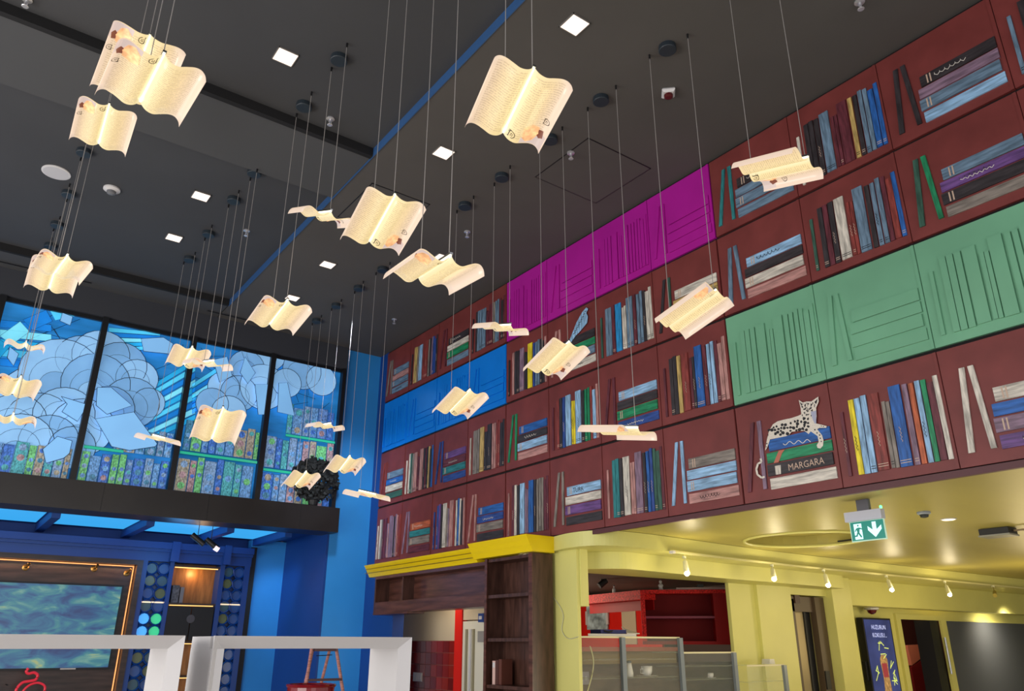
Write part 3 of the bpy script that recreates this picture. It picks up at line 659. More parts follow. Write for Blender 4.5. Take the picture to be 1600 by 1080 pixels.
for (pn, pf, X, side, lab) in LAMPS:
    A, B = solve(pn, pf, X)
    ctr = (A+B)/2; d = (A-B).normalized()                     # towards the near end
    if (A-B).length > .56: d = Vector((0, -1, 0))
    yv = -d; xv = Vector((0,0,1)).cross(yv).normalized()*-1; zv = xv.cross(yv)
    if zv.z < 0: xv = -xv; zv = xv.cross(yv)
    # local x to the right, local y along the spine away from the viewer
    if side == 1: xl, yl = xv, yv                             # drawing at far right: local v<0 must be far
    if side == 1: R3 = Matrix((xv*1, -yv, (xv).cross(-yv))).transposed()
    else: R3 = Matrix((-xv, yv, (-xv).cross(yv))).transposed()
    if (R3 @ Vector((0,0,1))).z < 0:
        R3 = R3 @ Matrix.Diagonal((-1, 1, -1)) if False else Matrix(((R3[0][0], R3[0][1], -R3[0][2]), (R3[1][0], R3[1][1], -R3[1][2]), (R3[2][0], R3[2][1], -R3[2][2])))
    R3 = R3 @ Matrix.Rotation(ROLL.get((pn[0]), 0), 3, 'Y')
    M = R3.to_4x4(); M.translation = -(R3 @ Vector((0, 0, .03)))
    t = thing('page_lamp', lab, 'pendant lamp', ctr, 'glowing book page pendant lamps')
    for sg in (1, -1): clone(PR['page', sg], 'page', t, M)
    clone(PR['bar'], 'spine_bar', t, M); clone(PR['strip'], 'light_strip', t, M)
    clone(PR['margin'], 'printed_margin', t, M); clone(PR['drawing'], 'printed_drawing', t, M); clone(PR['shade'], 'drawing_shade', t, M); clone(PR['initial'], 'printed_initial', t, M); clone(PR['initial2'], 'printed_initial', t, M)
    for e, s in ((A, 1), (B, -1)):
        p = e - (A-B).normalized()*.03*s + Vector((0,0,.02)); h = ZC if (p.x > 3.18 or 7.1 < p.y < 8.17 or p.y > 12.35) else ZT
        MB().cyl(p, (p.x, p.y, h), .0029, n=5).build('cable', CABLE, t)
        MB().cyl((p.x, p.y, h), (p.x, p.y, h-.05), .010, n=6).build('cable_anchor', BLACK, t)
    h = ZC if (X > 3.18 or 7.1 < ctr.y < 8.17 or ctr.y > 12.35) else ZT
    cy = ctr.y + .02; MB().lathe((X+.01, cy, h), [(.082,-.001), (.084,-.05), (.078,-.056)], 20).build('canopy', DUCT, t)

# ================================================================ YELLOW ZONE UNDER THE MEZZANINE
ZS = 3.18
CX, CYY, CR = 9.15, 5.95, .78
# soffit with a round recess
mb = MB(); n = 32; sq = []
for i in range(n):
    a = 2*math.pi*i/n; k = 1/max(abs(math.cos(a)), abs(math.sin(a)))
    sq.append((CX+1.05*math.cos(a)*k, CYY+1.05*math.sin(a)*k, ZS))
ci = [(CX+CR*math.cos(2*math.pi*i/n), CYY+CR*math.sin(2*math.pi*i/n), ZS) for i in range(n)]
mb.add(sq+ci, [(i, n+i, n+(i+1) % n, (i+1) % n) for i in range(n)])
for (x0, x1, y0, y1) in ((6.41, CX-1.05, -3, 9), (CX+1.05, 24, -3, 9), (CX-1.05, CX+1.05, -3, CYY-1.05), (CX-1.05, CX+1.05, CYY+1.05, 9)):
    mb.add([(x0,y0,ZS), (x1,y0,ZS), (x1,y1,ZS), (x0,y1,ZS)], [(0,3,2,1)])
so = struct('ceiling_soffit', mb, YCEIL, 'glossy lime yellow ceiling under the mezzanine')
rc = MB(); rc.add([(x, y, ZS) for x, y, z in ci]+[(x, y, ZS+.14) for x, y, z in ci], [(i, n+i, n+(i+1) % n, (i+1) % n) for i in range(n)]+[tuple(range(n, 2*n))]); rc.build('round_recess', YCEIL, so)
ring = [(CX+(CR-.03)*math.cos(a), CYY+(CR-.03)*math.sin(a), ZS+.03) for a in [math.radians(200+i*7) for i in range(24)]]
MB().tube(ring, .012, 5).build('recess_cable', BLACK, so)
MB().tube([(CX+CR*math.cos(2*math.pi*i/40), CYY+CR*math.sin(2*math.pi*i/40), ZS-.004) for i in range(40)], .02, 6, closed=True).build('recess_rim', YEL, so)
struct('floor_mezzanine', MB().box(6.61, 24, -3, 13, ZS+.3, ZS+.36), DARKGAP)
struct('trim_4', MB().box(MX, 6.42, -.6, 12.70, 3.13, 3.183), mat('mural_bottom_edge', (84,40,44), .5), 'dark red bottom edge of the mural wall')
# curved drop beam
pl = catmull([(6.44,7.98,0), (6.36,7.7,0), (6.30,7.4,0), (6.32,7.12,0), (6.45,6.93,0), (6.7,6.84,0), (7.14,6.82,0), (8,6.88,0), (9,6.97,0), (10.5,7.05,0), (14,7.05,0), (22,7.05,0)], 5)
MB_ = MB().prism([Vector((p.x, p.y, 3.0)) for p in pl]+[Vector((22, 8.0, 3.0)), Vector((6.5, 8.05, 3.0))], (0, 0, .176))
struct('beam_soffit', MB_, YEL, 'curved lime yellow drop beam carrying the track lights')
pl = catmull([(6.55,7.6,0), (6.70,7.6,0), (6.84,7.5,0), (7.0,7.33,0), (7.25,7.25,0), (8,7.32,0), (9.2,7.45,0), (10.7,7.5,0), (12.6,7.6,0)], 5)
struct('beam_inner', MB().prism([Vector((p.x, p.y, 2.79)) for p in pl]+[Vector((12.6, 8.02, 2.79)), Vector((6.55, 8.02, 2.79))], (0, 0, .209)), YEL, 'curved inner lime yellow header above the bar opening')
struct('column', MB().box(6.45, 6.50, 7.40, 8.08, 0, 3.0), YEL, 'lime yellow column right of the dark wooden shelf')
struct('trim_5', MB().box(6.50, 6.62, 7.38, 7.62, 2.33, 3.0), YEL, 'lime yellow corner piece beside the bar opening')
Y1 = 8.0
X = lambda px, Y=Y1, py=1000: on_y(px, py, Y).x
YELW = YEL
struct('wall_pier', MB().box(X(1146), X(1186), Y1, Y1+.06, 0, 2.79).box(X(1186), X(1239), Y1-.06, Y1+.5, 0, 2.79), YEL, 'lime yellow pier right of the red cabinet')
struct('wall_far', MB().box(X(1300), X(1330), Y1-.12, Y1+.6, 0, 3.0).box(X(1239), X(1300), Y1, Y1+.3, 2.68, 3.0).box(X(1330), 22, Y1, Y1+.3, 2.56, 3.0), YEL, 'lime yellow wall with the lift')
Y2 = 8.5
struct('wall_recess', MB().box(X(1326,Y2), X(1404,Y2), Y2, Y2+.1, 0, 2.7).box(X(1404,Y2), 24, Y2, Y2+.1, 2.40, 2.7), YEL, 'recessed lime yellow wall behind the advertising screen')
struct('wall_end', MB().box(23.9, 24, -3, 9, 0, 3.2), YEL)
# lift
t = sempty('door_1', 'steel lift door in a recessed frame', (X(1245), Y1+.12, 0))
MB().box(X(1241), X(1256), Y1+.10, Y1+.16, 0, 2.62).box(X(1285), X(1299), Y1+.05, Y1+.16, 0, 2.66).box(X(1241), X(1299), Y1+.10, Y1+.18, 2.42, 2.66).build('door_frame', mat('lift_frame', (84,68,50), .45), t)
MB().box(X(1256), X(1276), Y1+.2, Y1+.24, 0, 2.45).build('door_leaf', mat('lift_steel', (150,136,104), .35, metal=.6), t)
MB().box(X(1276), X(1285), Y1+.18, Y1+.24, 0, 2.45).build('door_gap', BLACK, t)
p = on_y(1245, 934, Y1+.09); MB().box(p.x-.07, p.x+.07, Y1+.08, Y1+.10, p.z-.09, p.z+.07).build('floor_indicator', mat('indicator', (60,26,20), .4), t)
p = on_y(1294, 1063, Y1+.04); MB().box(p.x-.06, p.x+.06, Y1+.03, Y1+.05, p.z-.14, p.z+.14).build('call_panel', BLACK, t)
# advertising screen
t = thing('advertising_screen', 'tall portrait advertising screen with a bottle picture on blue', 'screen', (X(1370,8.3), 8.3, 0))
sx0, sx1 = X(1352,8.3), X(1396,8.3); zt = on_y(1370, 966, 8.3).z
MB().box(sx0, sx1, 8.3, 8.42, .3, zt).build('casing', BLACK, t)
MB().box(sx0+.04, sx1-.04, 8.294, 8.30, .34, zt-.03).build('display', mat('screen_blue', (42,54,112), .3, em=.55, emc=(44,58,120), streak=(1,1,1), mix=.3, scale=2), t)
w_ = sx1-sx0
for k, s in enumerate(('HUZURUN', 'KOKUSU...')):
    vs, fs = text_polys(s, .11); mxx = max(v.x for v in vs)
    MB().add([Vector((sx0+w_*.26+v.x/mxx*w_*.5, 8.291, zt-.20-k*.14+v.y)) for v in vs], fs).build('lettering', mat('screen_text', (190,200,250), .4, em=.8), t)
zc_ = zt-1.15
MB().prism([Vector((sx0+w_*u, 8.290, zc_+v)) for u, v in ((.38,.42), (.44,.50), (.58,.50), (.64,.42), (.62,.1), (.68,-.5), (.34,-.5), (.42,.1))], (0,-.001,0)).build('bottle_picture', mat('screen_bottle', (150,116,70), .4, em=.7, streak=(4,1,3), mix=.6, scale=5), t)
MB().prism([Vector((sx0+w_*u, 8.2885, zc_+v)) for u, v in ((.42,.36), (.6,.36), (.6,.12), (.43,.12))], (0,-.001,0)).build('bottle_label', mat('screen_label', (140,50,60), .4, em=.6), t)
mb = MB(); rs = random.Random(9)
for k in range(34):
    a = rs.uniform(0, 6.28); R_ = rs.uniform(.8, 1.15); cxx = sx0+w_*.5+w_*.33*R_*math.cos(a); czz = zc_+.62*R_*math.sin(a); b_ = rs.uniform(0, 6.28); l = rs.uniform(.05, .09); ww = .008
    dx, dz = math.cos(b_), math.sin(b_); mb.prism([Vector((cxx+dx*l-dz*ww, 8.289, czz+dz*l+dx*ww)), Vector((cxx-dx*l-dz*ww, 8.289, czz-dz*l+dx*ww)), Vector((cxx-dx*l+dz*ww, 8.289, czz-dz*l-dx*ww)), Vector((cxx+dx*l+dz*ww, 8.289, czz+dz*l-dx*ww))], (0,-.001,0))
mb.build('petal_pattern', mat('screen_petals', (200,214,110), .4, em=.75), t)
MB().box(sx0-.05, sx0, 8.34, 8.40, 1.3, 1.62).build('side_bracket', BLACK, t)
# doors
t = sempty('door_2', 'open doorway to a dark red stair lobby', (X(1440,Y2), Y2, 0))
MB().box(X(1402,Y2), X(1409,Y2), Y2-.05, Y2, 0, 2.38).box(X(1402,Y2), X(1480,Y2), Y2-.05, Y2, 2.38, 2.48).box(X(1472,Y2), X(1480,Y2), Y2-.05, Y2, 0, 2.38).build('door_frame', YEL, t)
DR = mat('lobby_dark_red', (88,44,40), .6)
struct('wall_lobby', MB().box(X(1330,10.5), X(1530,10.5), 10.5, 10.6, 0, 3.0).box(X(1409,Y2)-1.9, X(1409,Y2)-1.8, Y2+.1, 10.5, 0, 3).box(X(1480,Y2)+2.8, X(1480,Y2)+2.9, Y2+.1, 10.5, 0, 3), DR, 'dark red lobby wall seen through the doorway')
p1 = on_y(1418, 1010, 9.8); p2 = on_y(1461, 1010, 9.8); p3 = on_y(1425, 1040, 9.8)
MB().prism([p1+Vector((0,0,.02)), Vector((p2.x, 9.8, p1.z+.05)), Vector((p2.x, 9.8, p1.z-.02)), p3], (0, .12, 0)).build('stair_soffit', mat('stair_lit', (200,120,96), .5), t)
MB().prism([Vector((p1.x, 9.79, 0)), Vector((p2.x+.3, 9.79, 0)), Vector((p2.x+.3, 9.79, p1.z-.04)), Vector((p3.x, 9.79, p3.z-.02)), Vector((p1.x, 9.79, p3.z-.05))], (0, .05, 0)).build('stair_side', mat('stair_red', (110,14,14), .5), t)
MB().box(X(1459,Y2), X(1472,Y2), Y2+.02, Y2+.35, 0, 2.38).build('open_door_leaf', BLACK, t)
MB().cyl((X(1477,Y2-.1), Y2-.1, 1.35), (X(1477,Y2-.1), Y2-.1, 2.05), .02, n=8).build('door_handle', STEEL, t)
t = sempty('door_3', 'wide matt dark grey sliding panel', (X(1530,Y2), Y2, 0))
MB().box(X(1481,Y2), 23.5, Y2-.02, Y2+.05, 0, 2.38).build('door_leaf', mat('dark_grey_panel', (84,88,96), .6, spec=.2), t)
MB().box(X(1480,Y2), 23.5, Y2-.04, Y2, 2.38, 2.41).build('top_rail', YEL, t)
p = on_y(1361, 948, Y1+.3); t = thing('dome_camera', 'small dome camera with dark red dome under the header above the screen', 'camera', (p.x, p.y, 2.56))
MB().lathe((p.x, p.y, 2.555), [(.13,0), (.13,-.03), (.10,-.04)], 16).build('base', WHITE, t); MB().lathe((p.x, p.y, 2.515), [(.09,0), (.07,-.05), (.02,-.075)], 16).build('dome', mat('dome_red', (90,20,26), .2), t)

# track with spots
tk = thing('track_rail', 'long cream track rail under the curved yellow beam', 'light rail', (10, 6.93, 2.98))
A_ = on_y(1053, 864, 6.78); pr = [Vector((A_.x, 6.80, 2.975)), Vector((9, 6.92, 2.975)), Vector((10.5, 7.0, 2.975)), Vector((20, 7.0, 2.975))]
mb = MB()
for a, b_ in zip(pr[:-1], pr[1:]): mb.prism([a+Vector((0,-.02,0)), b_+Vector((0,-.02,0)), b_+Vector((0,.02,0)), a+Vector((0,.02,0))], (0,0,.025))
mb.build('rail', mat('cream_rail', (206,200,140), .4), tk); MB().box(A_.x-.03, A_.x+.02, 6.77, 6.83, 2.965, 2.999).build('end_cap', WHITE, tk)
HOT = mat('spot_bulb_glow', (255,240,210), .4, em=14, emc=(255,226,170))
SPB = mat('spot_body_cream', (214,214,184), .35)
for i, (tx, ty, bx, by, lit, lab) in enumerate(((1069,870,1075,906,1,'lit cream track spot nearest the column'), (1206,884,1211,914,1,'lit track spot with the widest glow, beside the lift'), (1287,893,1297,925,1,'lit track spot left of the exit-side pier'),
        (1385,903,1397,931,1,'lit track spot above the advertising screen'), (1477,916,1488,940,1,'lit track spot hanging on a long stem above the doorway'), (1553,924,1560,946,0,'unlit gold track spot at the right end of the rail'))):
    a = on_y(tx, ty, 6.95); b_ = on_y(bx, by, 6.75)
    t = thing('track_spot', lab, 'spotlight', (a.x, 6.95, 2.97), 'spotlights on the yellow beam')
    top = Vector((a.x, 6.95, 2.970)); b_.z = min(b_.z, 2.9)
    k = top + (b_-top)*.35
    MB().cyl(top, top+Vector((0,0,-.03)), .025, n=10).build('adapter', SPB, t)
    MB().cyl(top, k, .008, n=6).build('stem', SPB if lit else mat('gold_body', (150,136,60), .35), t)
    dd = (b_-k).normalized() if lit else Vector((-.8,-.3,-.35)).normalized()
    MB().cyl(k-dd*.04, k+dd*.16, .030, .038, n=14).build('spot_body', SPB if lit else MATS['gold_body'], t)
    if lit:
        e = k+dd*.165; MB().lathe((e.x, e.y, e.z-.012), [(.012,-.02), (.034,0), (.034,.014), (.015,.03)], 12).build('bulb', HOT, t)
        light('POINT', 'spot_light', (e.x, e.y-.12, e.z-.03), 9, (1, .84, .55), size=.05)
# soffit fittings
ex = on_z(1347, 781, ZS); EX = ex.x
t = thing('exit_sign', 'green emergency exit sign with running figure and down arrow hanging from the yellow ceiling', 'sign', (EX, 3.9, ZS))
MB().box(EX-.02, EX+.02, 3.84, 3.96, 3.06, ZS-.001).build('bracket', mat('sign_bracket', (96,96,106), .5), t)
MB().box(EX-.035, EX+.035, 3.725, 4.09, 2.985, 3.075).build('housing', mat('sign_housing', (200,204,218), .4), t)
MB().box(EX-.006, EX+.006, 3.722, 4.066, 2.80, 2.985).build('plate_edge', mat('acrylic_rim', (190,224,200), .2, em=.25), t)
MB().box(EX-.010, EX-.006, 3.732, 4.056, 2.81, 2.98).build('green_plate', mat('sign_green', (0,118,104), .3, em=.55, emc=(0,124,108)), t)
SW = mat('sign_white', (200,240,240), .3, em=.75, emc=(200,240,244))
def sg(pts, nm, m, d=0): return MB().prism([Vector((EX-.0105-d, 4.056-u*.324, 2.81+v*.17)) for u, v in pts], (-.001, 0, 0)).build(nm, m, t)
sg([(.10,.06),(.34,.06),(.34,.90),(.10,.90)], 'door_symbol', SW)
sg([(.66,.92),(.78,.92),(.78,.50),(.93,.72),(.93,.50),(.72,.10),(.52,.50),(.52,.72),(.66,.50)], 'arrow_symbol', SW)
GD = MATS['sign_green']
hd = [(.235+.025*math.cos(a*.7854), .80+.05*math.sin(a*.7854)) for a in range(8)]; sg(hd, 'figure_head', GD, .0012)
sg([(.17,.66),(.25,.70),(.28,.64),(.25,.42),(.32,.18),(.28,.15),(.21,.36),(.18,.22),(.06,.20),(.06,.27),(.15,.29),(.19,.46),(.17,.58),(.14,.48),(.11,.50)], 'running_figure', GD, .0012)
sg([(.26,.62),(.35,.56),(.36,.61),(.27,.70)], 'figure_arm', GD, .0012)
MB().lathe((EX, 3.735, 3.08), [(.012,0), (.012,.02), (.004,.026)], 10).build('status_lamp', mat('green_led', (90,255,140), .3, em=3), t)
p = on_z(1443, 800, ZS); t = thing('smoke_detector', 'grey smoke detector on the yellow ceiling right of the exit sign', 'detector', (p.x, p.y, ZS))
MB().lathe((p.x, p.y, ZS), [(.065,-.001), (.065,-.02), (.055,-.028)], 18).build('base', mat('detector_blue_grey', (150,160,176), .4), t); MB().lathe((p.x, p.y, ZS), [(.045,-.03), (.038,-.055), (.015,-.062)], 14).build('sensor_cage', mat('detector_dark', (50,56,52), .5), t)
p = on_z(1482, 811, ZS); t = thing('round_downlight', 'lit round downlight in the yellow ceiling beside the smoke detector', 'ceiling light', (p.x, p.y, ZS))
MB().lathe((p.x, p.y, ZS), [(.08,-.001), (.08,-.008), (.07,-.010)], 20).build('rim', WHITE, t); MB().lathe((p.x, p.y, ZS), [(.066,-.0105), (.06,-.013)], 20).build('diffuser', mat('round_glow', (255,244,214), .4, em=1.6), t)
p = on_z(1558, 826, ZS); t = thing('projector', 'small black and grey projector mounted at the right edge of the yellow ceiling', 'projector', (p.x, p.y, ZS))
MB().box(p.x-.12, p.x+.12, p.y-.16, p.y+.16, ZS-.075, ZS-.005).build('body', BLACK, t); MB().box(p.x-.13, p.x+.13, p.y-.17, p.y+.17, ZS-.095, ZS-.076).build('bottom_cover', mat('projector_grey', (140,140,130), .4), t)
MB().box(p.x+.0, p.x+.03, p.y-.8, p.y-.17, ZS-.05, ZS-.03).build('cable_duct', mat('duct_tan', (140,120,86), .5), t)

# ================================================================ BAR / KITCHEN behind
KT = mat('kitchen_taupe', (92,76,68), .7)
struct('wall_kitchen', MB().box(6.6, 14, 13.91, 14, 0, 3).box(12.6, 12.7, 8.8, 14, 0, 3).box(6.55, 14, 8.1, 14, 2.98, 3.02), KT, 'taupe kitchen walls and ceiling behind the bar')
RX = 12.2
t = thing('red_back_wall_panel', 'bright red wall panel seen under the red cabinet, with a picture on it', 'wall panel', (RX, 12.8, 0))
a = on_x(903, 945, RX); b_ = on_x(1000, 990, RX)
MB().box(RX, RX+.05, b_.y-.6, a.y+.6, .8, 2.75).build('panel', REDB, t)
MB().box(RX-.02, RX, on_x(994,960,RX).y, on_x(972,960,RX).y, 1.9, on_x(980,944,RX).z).build('cream_section', CREAM, t)
t = thing('glass_picture', 'tall pale glass picture on the bright red wall behind the bar', 'picture', (RX, on_x(935,960,RX).y, 2.2))
y0, y1 = on_x(919,960,RX).y, on_x(951,960,RX).y; z1 = on_x(935,946,RX).z; z0 = on_x(935,984,RX).z
MB().box(RX-.05, RX-.02, y1, y0, z0, z1).build('picture_plate', mat('picture_misty', (170,190,196), .3, streak=(1,2,2), mix=.6, scale=3), t)
for yy in (y0, y1): MB().box(RX-.06, RX-.02, yy-.03, yy+.03, z0+.1, z1-.12).build('bracket', WHITE, t)
# red corner cabinet
P0, P1, P2 = Vector((10.13,11.6)), Vector((9.724,9.556)), Vector((10.773,8.514))
t = thing('red_wall_cabinet', 'open dark red wall cabinet with a middle shelf and speckled red trim behind the bar', 'cabinet', (P1.x, P1.y, 1.9))
nrm = Vector((.707, .707)); dv = (P2-P1).normalized()
def rb(a, b_, z0, z1, dep, off=0):   # box along a-b, pushed back by dep
    a3 = Vector((a.x, a.y, z0)); b3 = Vector((b_.x, b_.y, z0)); d = (b3-a3).normalized(); nn = Vector((-d.y, d.x, 0))
    if nn.x+nn.y < 0: nn = -nn
    q = [a3+nn*off, b3+nn*off, b3+nn*(off+dep), a3+nn*(off+dep)]
    return MB().prism(q, (0, 0, z1-z0))
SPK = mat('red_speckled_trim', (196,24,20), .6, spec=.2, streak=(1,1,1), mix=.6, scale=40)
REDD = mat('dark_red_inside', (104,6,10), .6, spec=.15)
zb = 1.90
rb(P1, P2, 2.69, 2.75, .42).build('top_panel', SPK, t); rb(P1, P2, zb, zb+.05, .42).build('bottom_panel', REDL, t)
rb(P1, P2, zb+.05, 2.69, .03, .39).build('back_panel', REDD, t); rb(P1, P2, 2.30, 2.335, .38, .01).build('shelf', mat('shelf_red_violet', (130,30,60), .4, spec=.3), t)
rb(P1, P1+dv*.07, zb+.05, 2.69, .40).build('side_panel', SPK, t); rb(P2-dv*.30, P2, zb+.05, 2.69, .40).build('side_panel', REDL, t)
rb(P0, P1, 2.60, 2.75, .3).build('canopy_panel', SPK, t); rb(P0, P1, 2.44, 2.60, .02, .25).build('canopy_back', REDL, t)
for k, u in enumerate((.1, .55)):
    q = P0+(P1-P0)*u
    t2 = thing('bottle', 'small %s bottle standing on the red cabinet ledge' % ('pale' if k else 'white'), 'bottle', (q.x+.1, q.y, 2.75)); MB().lathe((q.x+.1, q.y, 2.75), [(.03,0), (.03,.07), (.012,.09), (.012,.12)], 10).build('body', WHITE, t2); MB().lathe((q.x+.1, q.y, 2.87), [(.014,0), (.014,.015)], 8).build('cap', BLACK, t2)
q = P1+dv*.35; t2 = thing('figurine', 'small white figurine on top of the red cabinet near its corner', 'figurine', (q.x+.1, q.y+.1, 2.75))
MB().lathe((q.x+.1, q.y+.1, 2.75), [(.05,0), (.03,.04), (.045,.08), (.02,.11)], 10).build('body', WHITE, t2); MB().lathe((q.x+.1, q.y+.1, 2.86), [(.01,0), (.028,.02), (.02,.045), (.005,.055)], 10).build('head', WHITE, t2)
q = P1+dv*1.1; t2 = thing('wrapped_sheet', 'flat pinkish sheet lying on the red cabinet top', 'sheet', (q.x+.15, q.y+.15, 2.75)); rb(P1+dv*.6, P1+dv*1.4, 2.751, 2.785, .3, .05).build('sheet_body', mat('sheet_pink', (176,150,146), .5), t2); rb(P1+dv*.95, P1+dv*1.05, 2.752, 2.84, .2, .08).build('strap', BLACK, t2)
p = on_y(926+10, 906, 10.5); t2 = thing('ceiling_camera', 'dark cylindrical camera on the taupe kitchen ceiling', 'camera', (p.x, 10.5, 2.98)); MB().cyl((p.x, 10.5, 2.86), (p.x+.12, 10.45, 2.96), .055, n=12).build('body', BLACK, t2); MB().cyl((p.x+.06, 10.5, 2.9), (p.x+.06, 10.5, 2.98), .015, n=8).build('bracket', BLACK, t2)
# counter body seen through the glass
struct('wall_counter_back', MB().box(X(905,9.6), X(1150,9.6), 9.55, 9.65, 0, 1.62), mat('taupe_boards', (120,98,84), .5, streak=(1,1,3), mix=.2, scale=3), 'brown board front behind the display case')
t = thing('bar_worktop', 'salmon pink worktop behind the display case', 'worktop', (8.5, 9.4, 1.85)); MB().box(X(905,9.3), X(1060,9.3), 9.2, 9.55, 1.80, 1.86).build('top', mat('salmon_top', (196,110,86), .4), t); MB().box(X(905,9.3), X(1055,9.3), 9.3, 9.54, 1.62, 1.80).build('apron', mat('tan_apron', (150,126,84), .5), t)
# display case
FM = mat('case_grey_metal', (128,136,142), .35, metal=.4)
def case(px0, px1, Y, z, lab, shelves, dep=.55, posts=()):
    x0, x1 = X(px0, Y), X(px1, Y)
    t = thing('display_case', lab, 'display case', (x0, Y, 0))
    MB().box(x0, x1, Y, Y+dep, z-.012, z).build('glass_top', mat('glass_top_pane', (190,205,180), .1, alpha=.22, spec=.3), t)
    MB().box(x0, x1, Y, Y+.008, .9, z-.014).build('glass_front', GLASS, t)
    MB().box(x0, x1, Y-.004, Y+.0, z-.02, z+.002).build('top_edge_strip', mat('edge_cream', (214,206,170), .3), t)
    for s in shelves: MB().box(x0+.01, x1-.01, Y+.02, Y+dep-.05, s-.008, s).build('glass_shelf', mat('glass_shelf_pane', (170,176,150), .12, alpha=.3, spec=.3), t)
    for pp in posts: xp = X(pp, Y); MB().box(xp-.035, xp+.035, Y-.05, Y-.005, .9, z-.01).build('post', FM, t)
    MB().box(x0, x1, Y, Y+dep, 0, .9).build('plinth', BLACK, t)
    return t
case(905, 1062, 7.75, on_y(985,995,7.75).z, 'tall glass display case right of the yellow column, with cups inside', (1.72, 1.50), posts=(970, 1060))
case(1063, 1147, 7.75, on_y(1100,1019,7.75).z, 'middle lower glass display case in front of the red cabinet', (1.62, 1.45), posts=(1142,))
case(1163, 1221, 7.62, on_y(1190,1039,7.62).z, 'lowest glass display case in front of the yellow pier', (1.4,), dep=.3, posts=(1218,))
def cup(px, Y, z, lab, r=.042, h=.07):
    x = X(px, Y); t = thing('coffee_cup', lab, 'cup', (x, Y, z))
    MB().lathe((x, Y, z+.009), [(r*.6,0), (r*.95,h*.4), (r,h), (r*.9,h), (r*.85,h*.5), (r*.5,.01)], 18).build('bowl', WHITE, t, smooth=True)
    MB().tube([(x-r*.95, Y, z+h*.8), (x-r*1.6, Y, z+h*.75), (x-r*1.6, Y, z+h*.35), (x-r*.8, Y, z+h*.3)], .006, 6).build('handle', WHITE, t); MB().lathe((x, Y, z+.001), [(r*.6,0), (r*1.9,.006), (r*1.85,.009), (r*.5,.004)], 20).build('saucer', WHITE, t)
cup(1008, 7.95, 1.50, 'white coffee cup on a saucer in the tall display case', .075, .12)
x = X(981, 7.95); t = thing('vase', 'slim white bottle vase beside the coffee cup', 'vase', (x, 7.95, 1.5)); MB().lathe((x, 7.95, 1.501), [(.05,0), (.052,.05), (.035,.14), (.03,.17)], 14).build('body', WHITE, t, smooth=True); MB().lathe((x, 7.95, 1.671), [(.03,0), (.033,.02), (.02,.028)], 12).build('neck_ring', mat('vase_grey', (80,84,88), .4), t)
cup(1062+44, 7.95, 1.45, 'small glass cup on the shelf of the middle display case', .04, .06)
x = X(1200, 7.75); zt_ = on_y(1190,1039,7.62).z; t = thing('napkin_stack', 'pile of white folded napkins on the lowest display case', 'napkins', (x, 7.8, zt_)); 
for k in range(4): MB().box(x-.07+k*.006, x+.07-k*.004, 7.72, 7.86, zt_+.004+k*.018, zt_+.018+k*.018).build('napkin', WHITE, t)
zt_ = on_y(985,995,7.75).z; xa, xb = X(935, 7.9), X(975, 7.9)
t = thing('navy_bag', 'flat navy bag lying on white sheets on top of the tall display case', 'bag', (xa, 7.9, zt_+.02)); MB().box(xa, xb, 7.85, 8.05, zt_+.035, zt_+.085).build('bag_body', mat('navy_fabric', (30,36,100), .7), t); MB().tube([(xa+.05, 7.84, zt_+.07), (xa+.12, 7.82, zt_+.05), (xa+.2, 7.84, zt_+.07)], .008, 5).build('strap', BLACK, t)
t = thing('paper_sheets', 'crumpled white sheets on top of the tall display case', 'paper', (X(925,7.9), 7.9, zt_)); MB().prism([(X(915,7.85), 7.8, zt_+.002), (X(990,7.85), 7.8, zt_+.002), (X(985,8.1), 8.1, zt_+.002), (X(920,8.1), 8.1, zt_+.002)], (0,0,.03)).build('lower_sheet', WHITE, t); MB().prism([(X(978,7.85), 7.82, zt_+.034), (X(1000,7.85), 7.85, zt_+.034), (X(990,8.0), 8.05, zt_+.07), (X(976,8.0), 8.05, zt_+.12)], (0,0,.01)).build('folded_corner', WHITE, t)
p = on_y(918, 1060, 9.5); t = thing('wall_socket', 'pale square socket on the brown board behind the display case', 'socket', (p.x, 9.55, p.z)); MB().box(p.x-.06, p.x+.06, 9.53, 9.55, p.z-.09, p.z+.09).build('plate', mat('socket_lilac', (170,160,170), .5), t); MB().lathe((p.x, 9.53, p.z), [(.03,0), (.028,-.004)], 12, 'y').build('insert', WHITE, t)
CB = mat('white_cable', (196,196,160), .5)
def cpx(px, py): return on_x(px, py, 6.44)
t = tag(MB().tube(catmull([cpx(850,880), cpx(851,905), cpx(847,935), cpx(853,925), cpx(868,938), cpx(880,960), cpx(878,985), cpx(888,998), cpx(904,995)], 5), .005, 5).build('loose_cable', CB), 'thin loose white cable looping down the yellow column', 'cable')
t = tag(MB().tube(catmull([cpx(848,940), cpx(846,965), cpx(850,985), cpx(862,1010), cpx(867,1040), cpx(868,1080), cpx(867,1120)], 5), .004, 5).build('loose_cable', mat('cable_olive', (166,166,96), .5)), 'second thin cable hanging straight down the yellow column', 'cable')
t = tag(MB().tube(catmull([on_y(922,1010,7.6), on_y(927,1030,7.6), on_y(926,1050,7.6), on_y(918,1080,7.6), on_y(908,1110,7.6)], 5), .008, 5).build('loose_cable', CB), 'white cable hanging in a curve in front of the display case', 'cable')

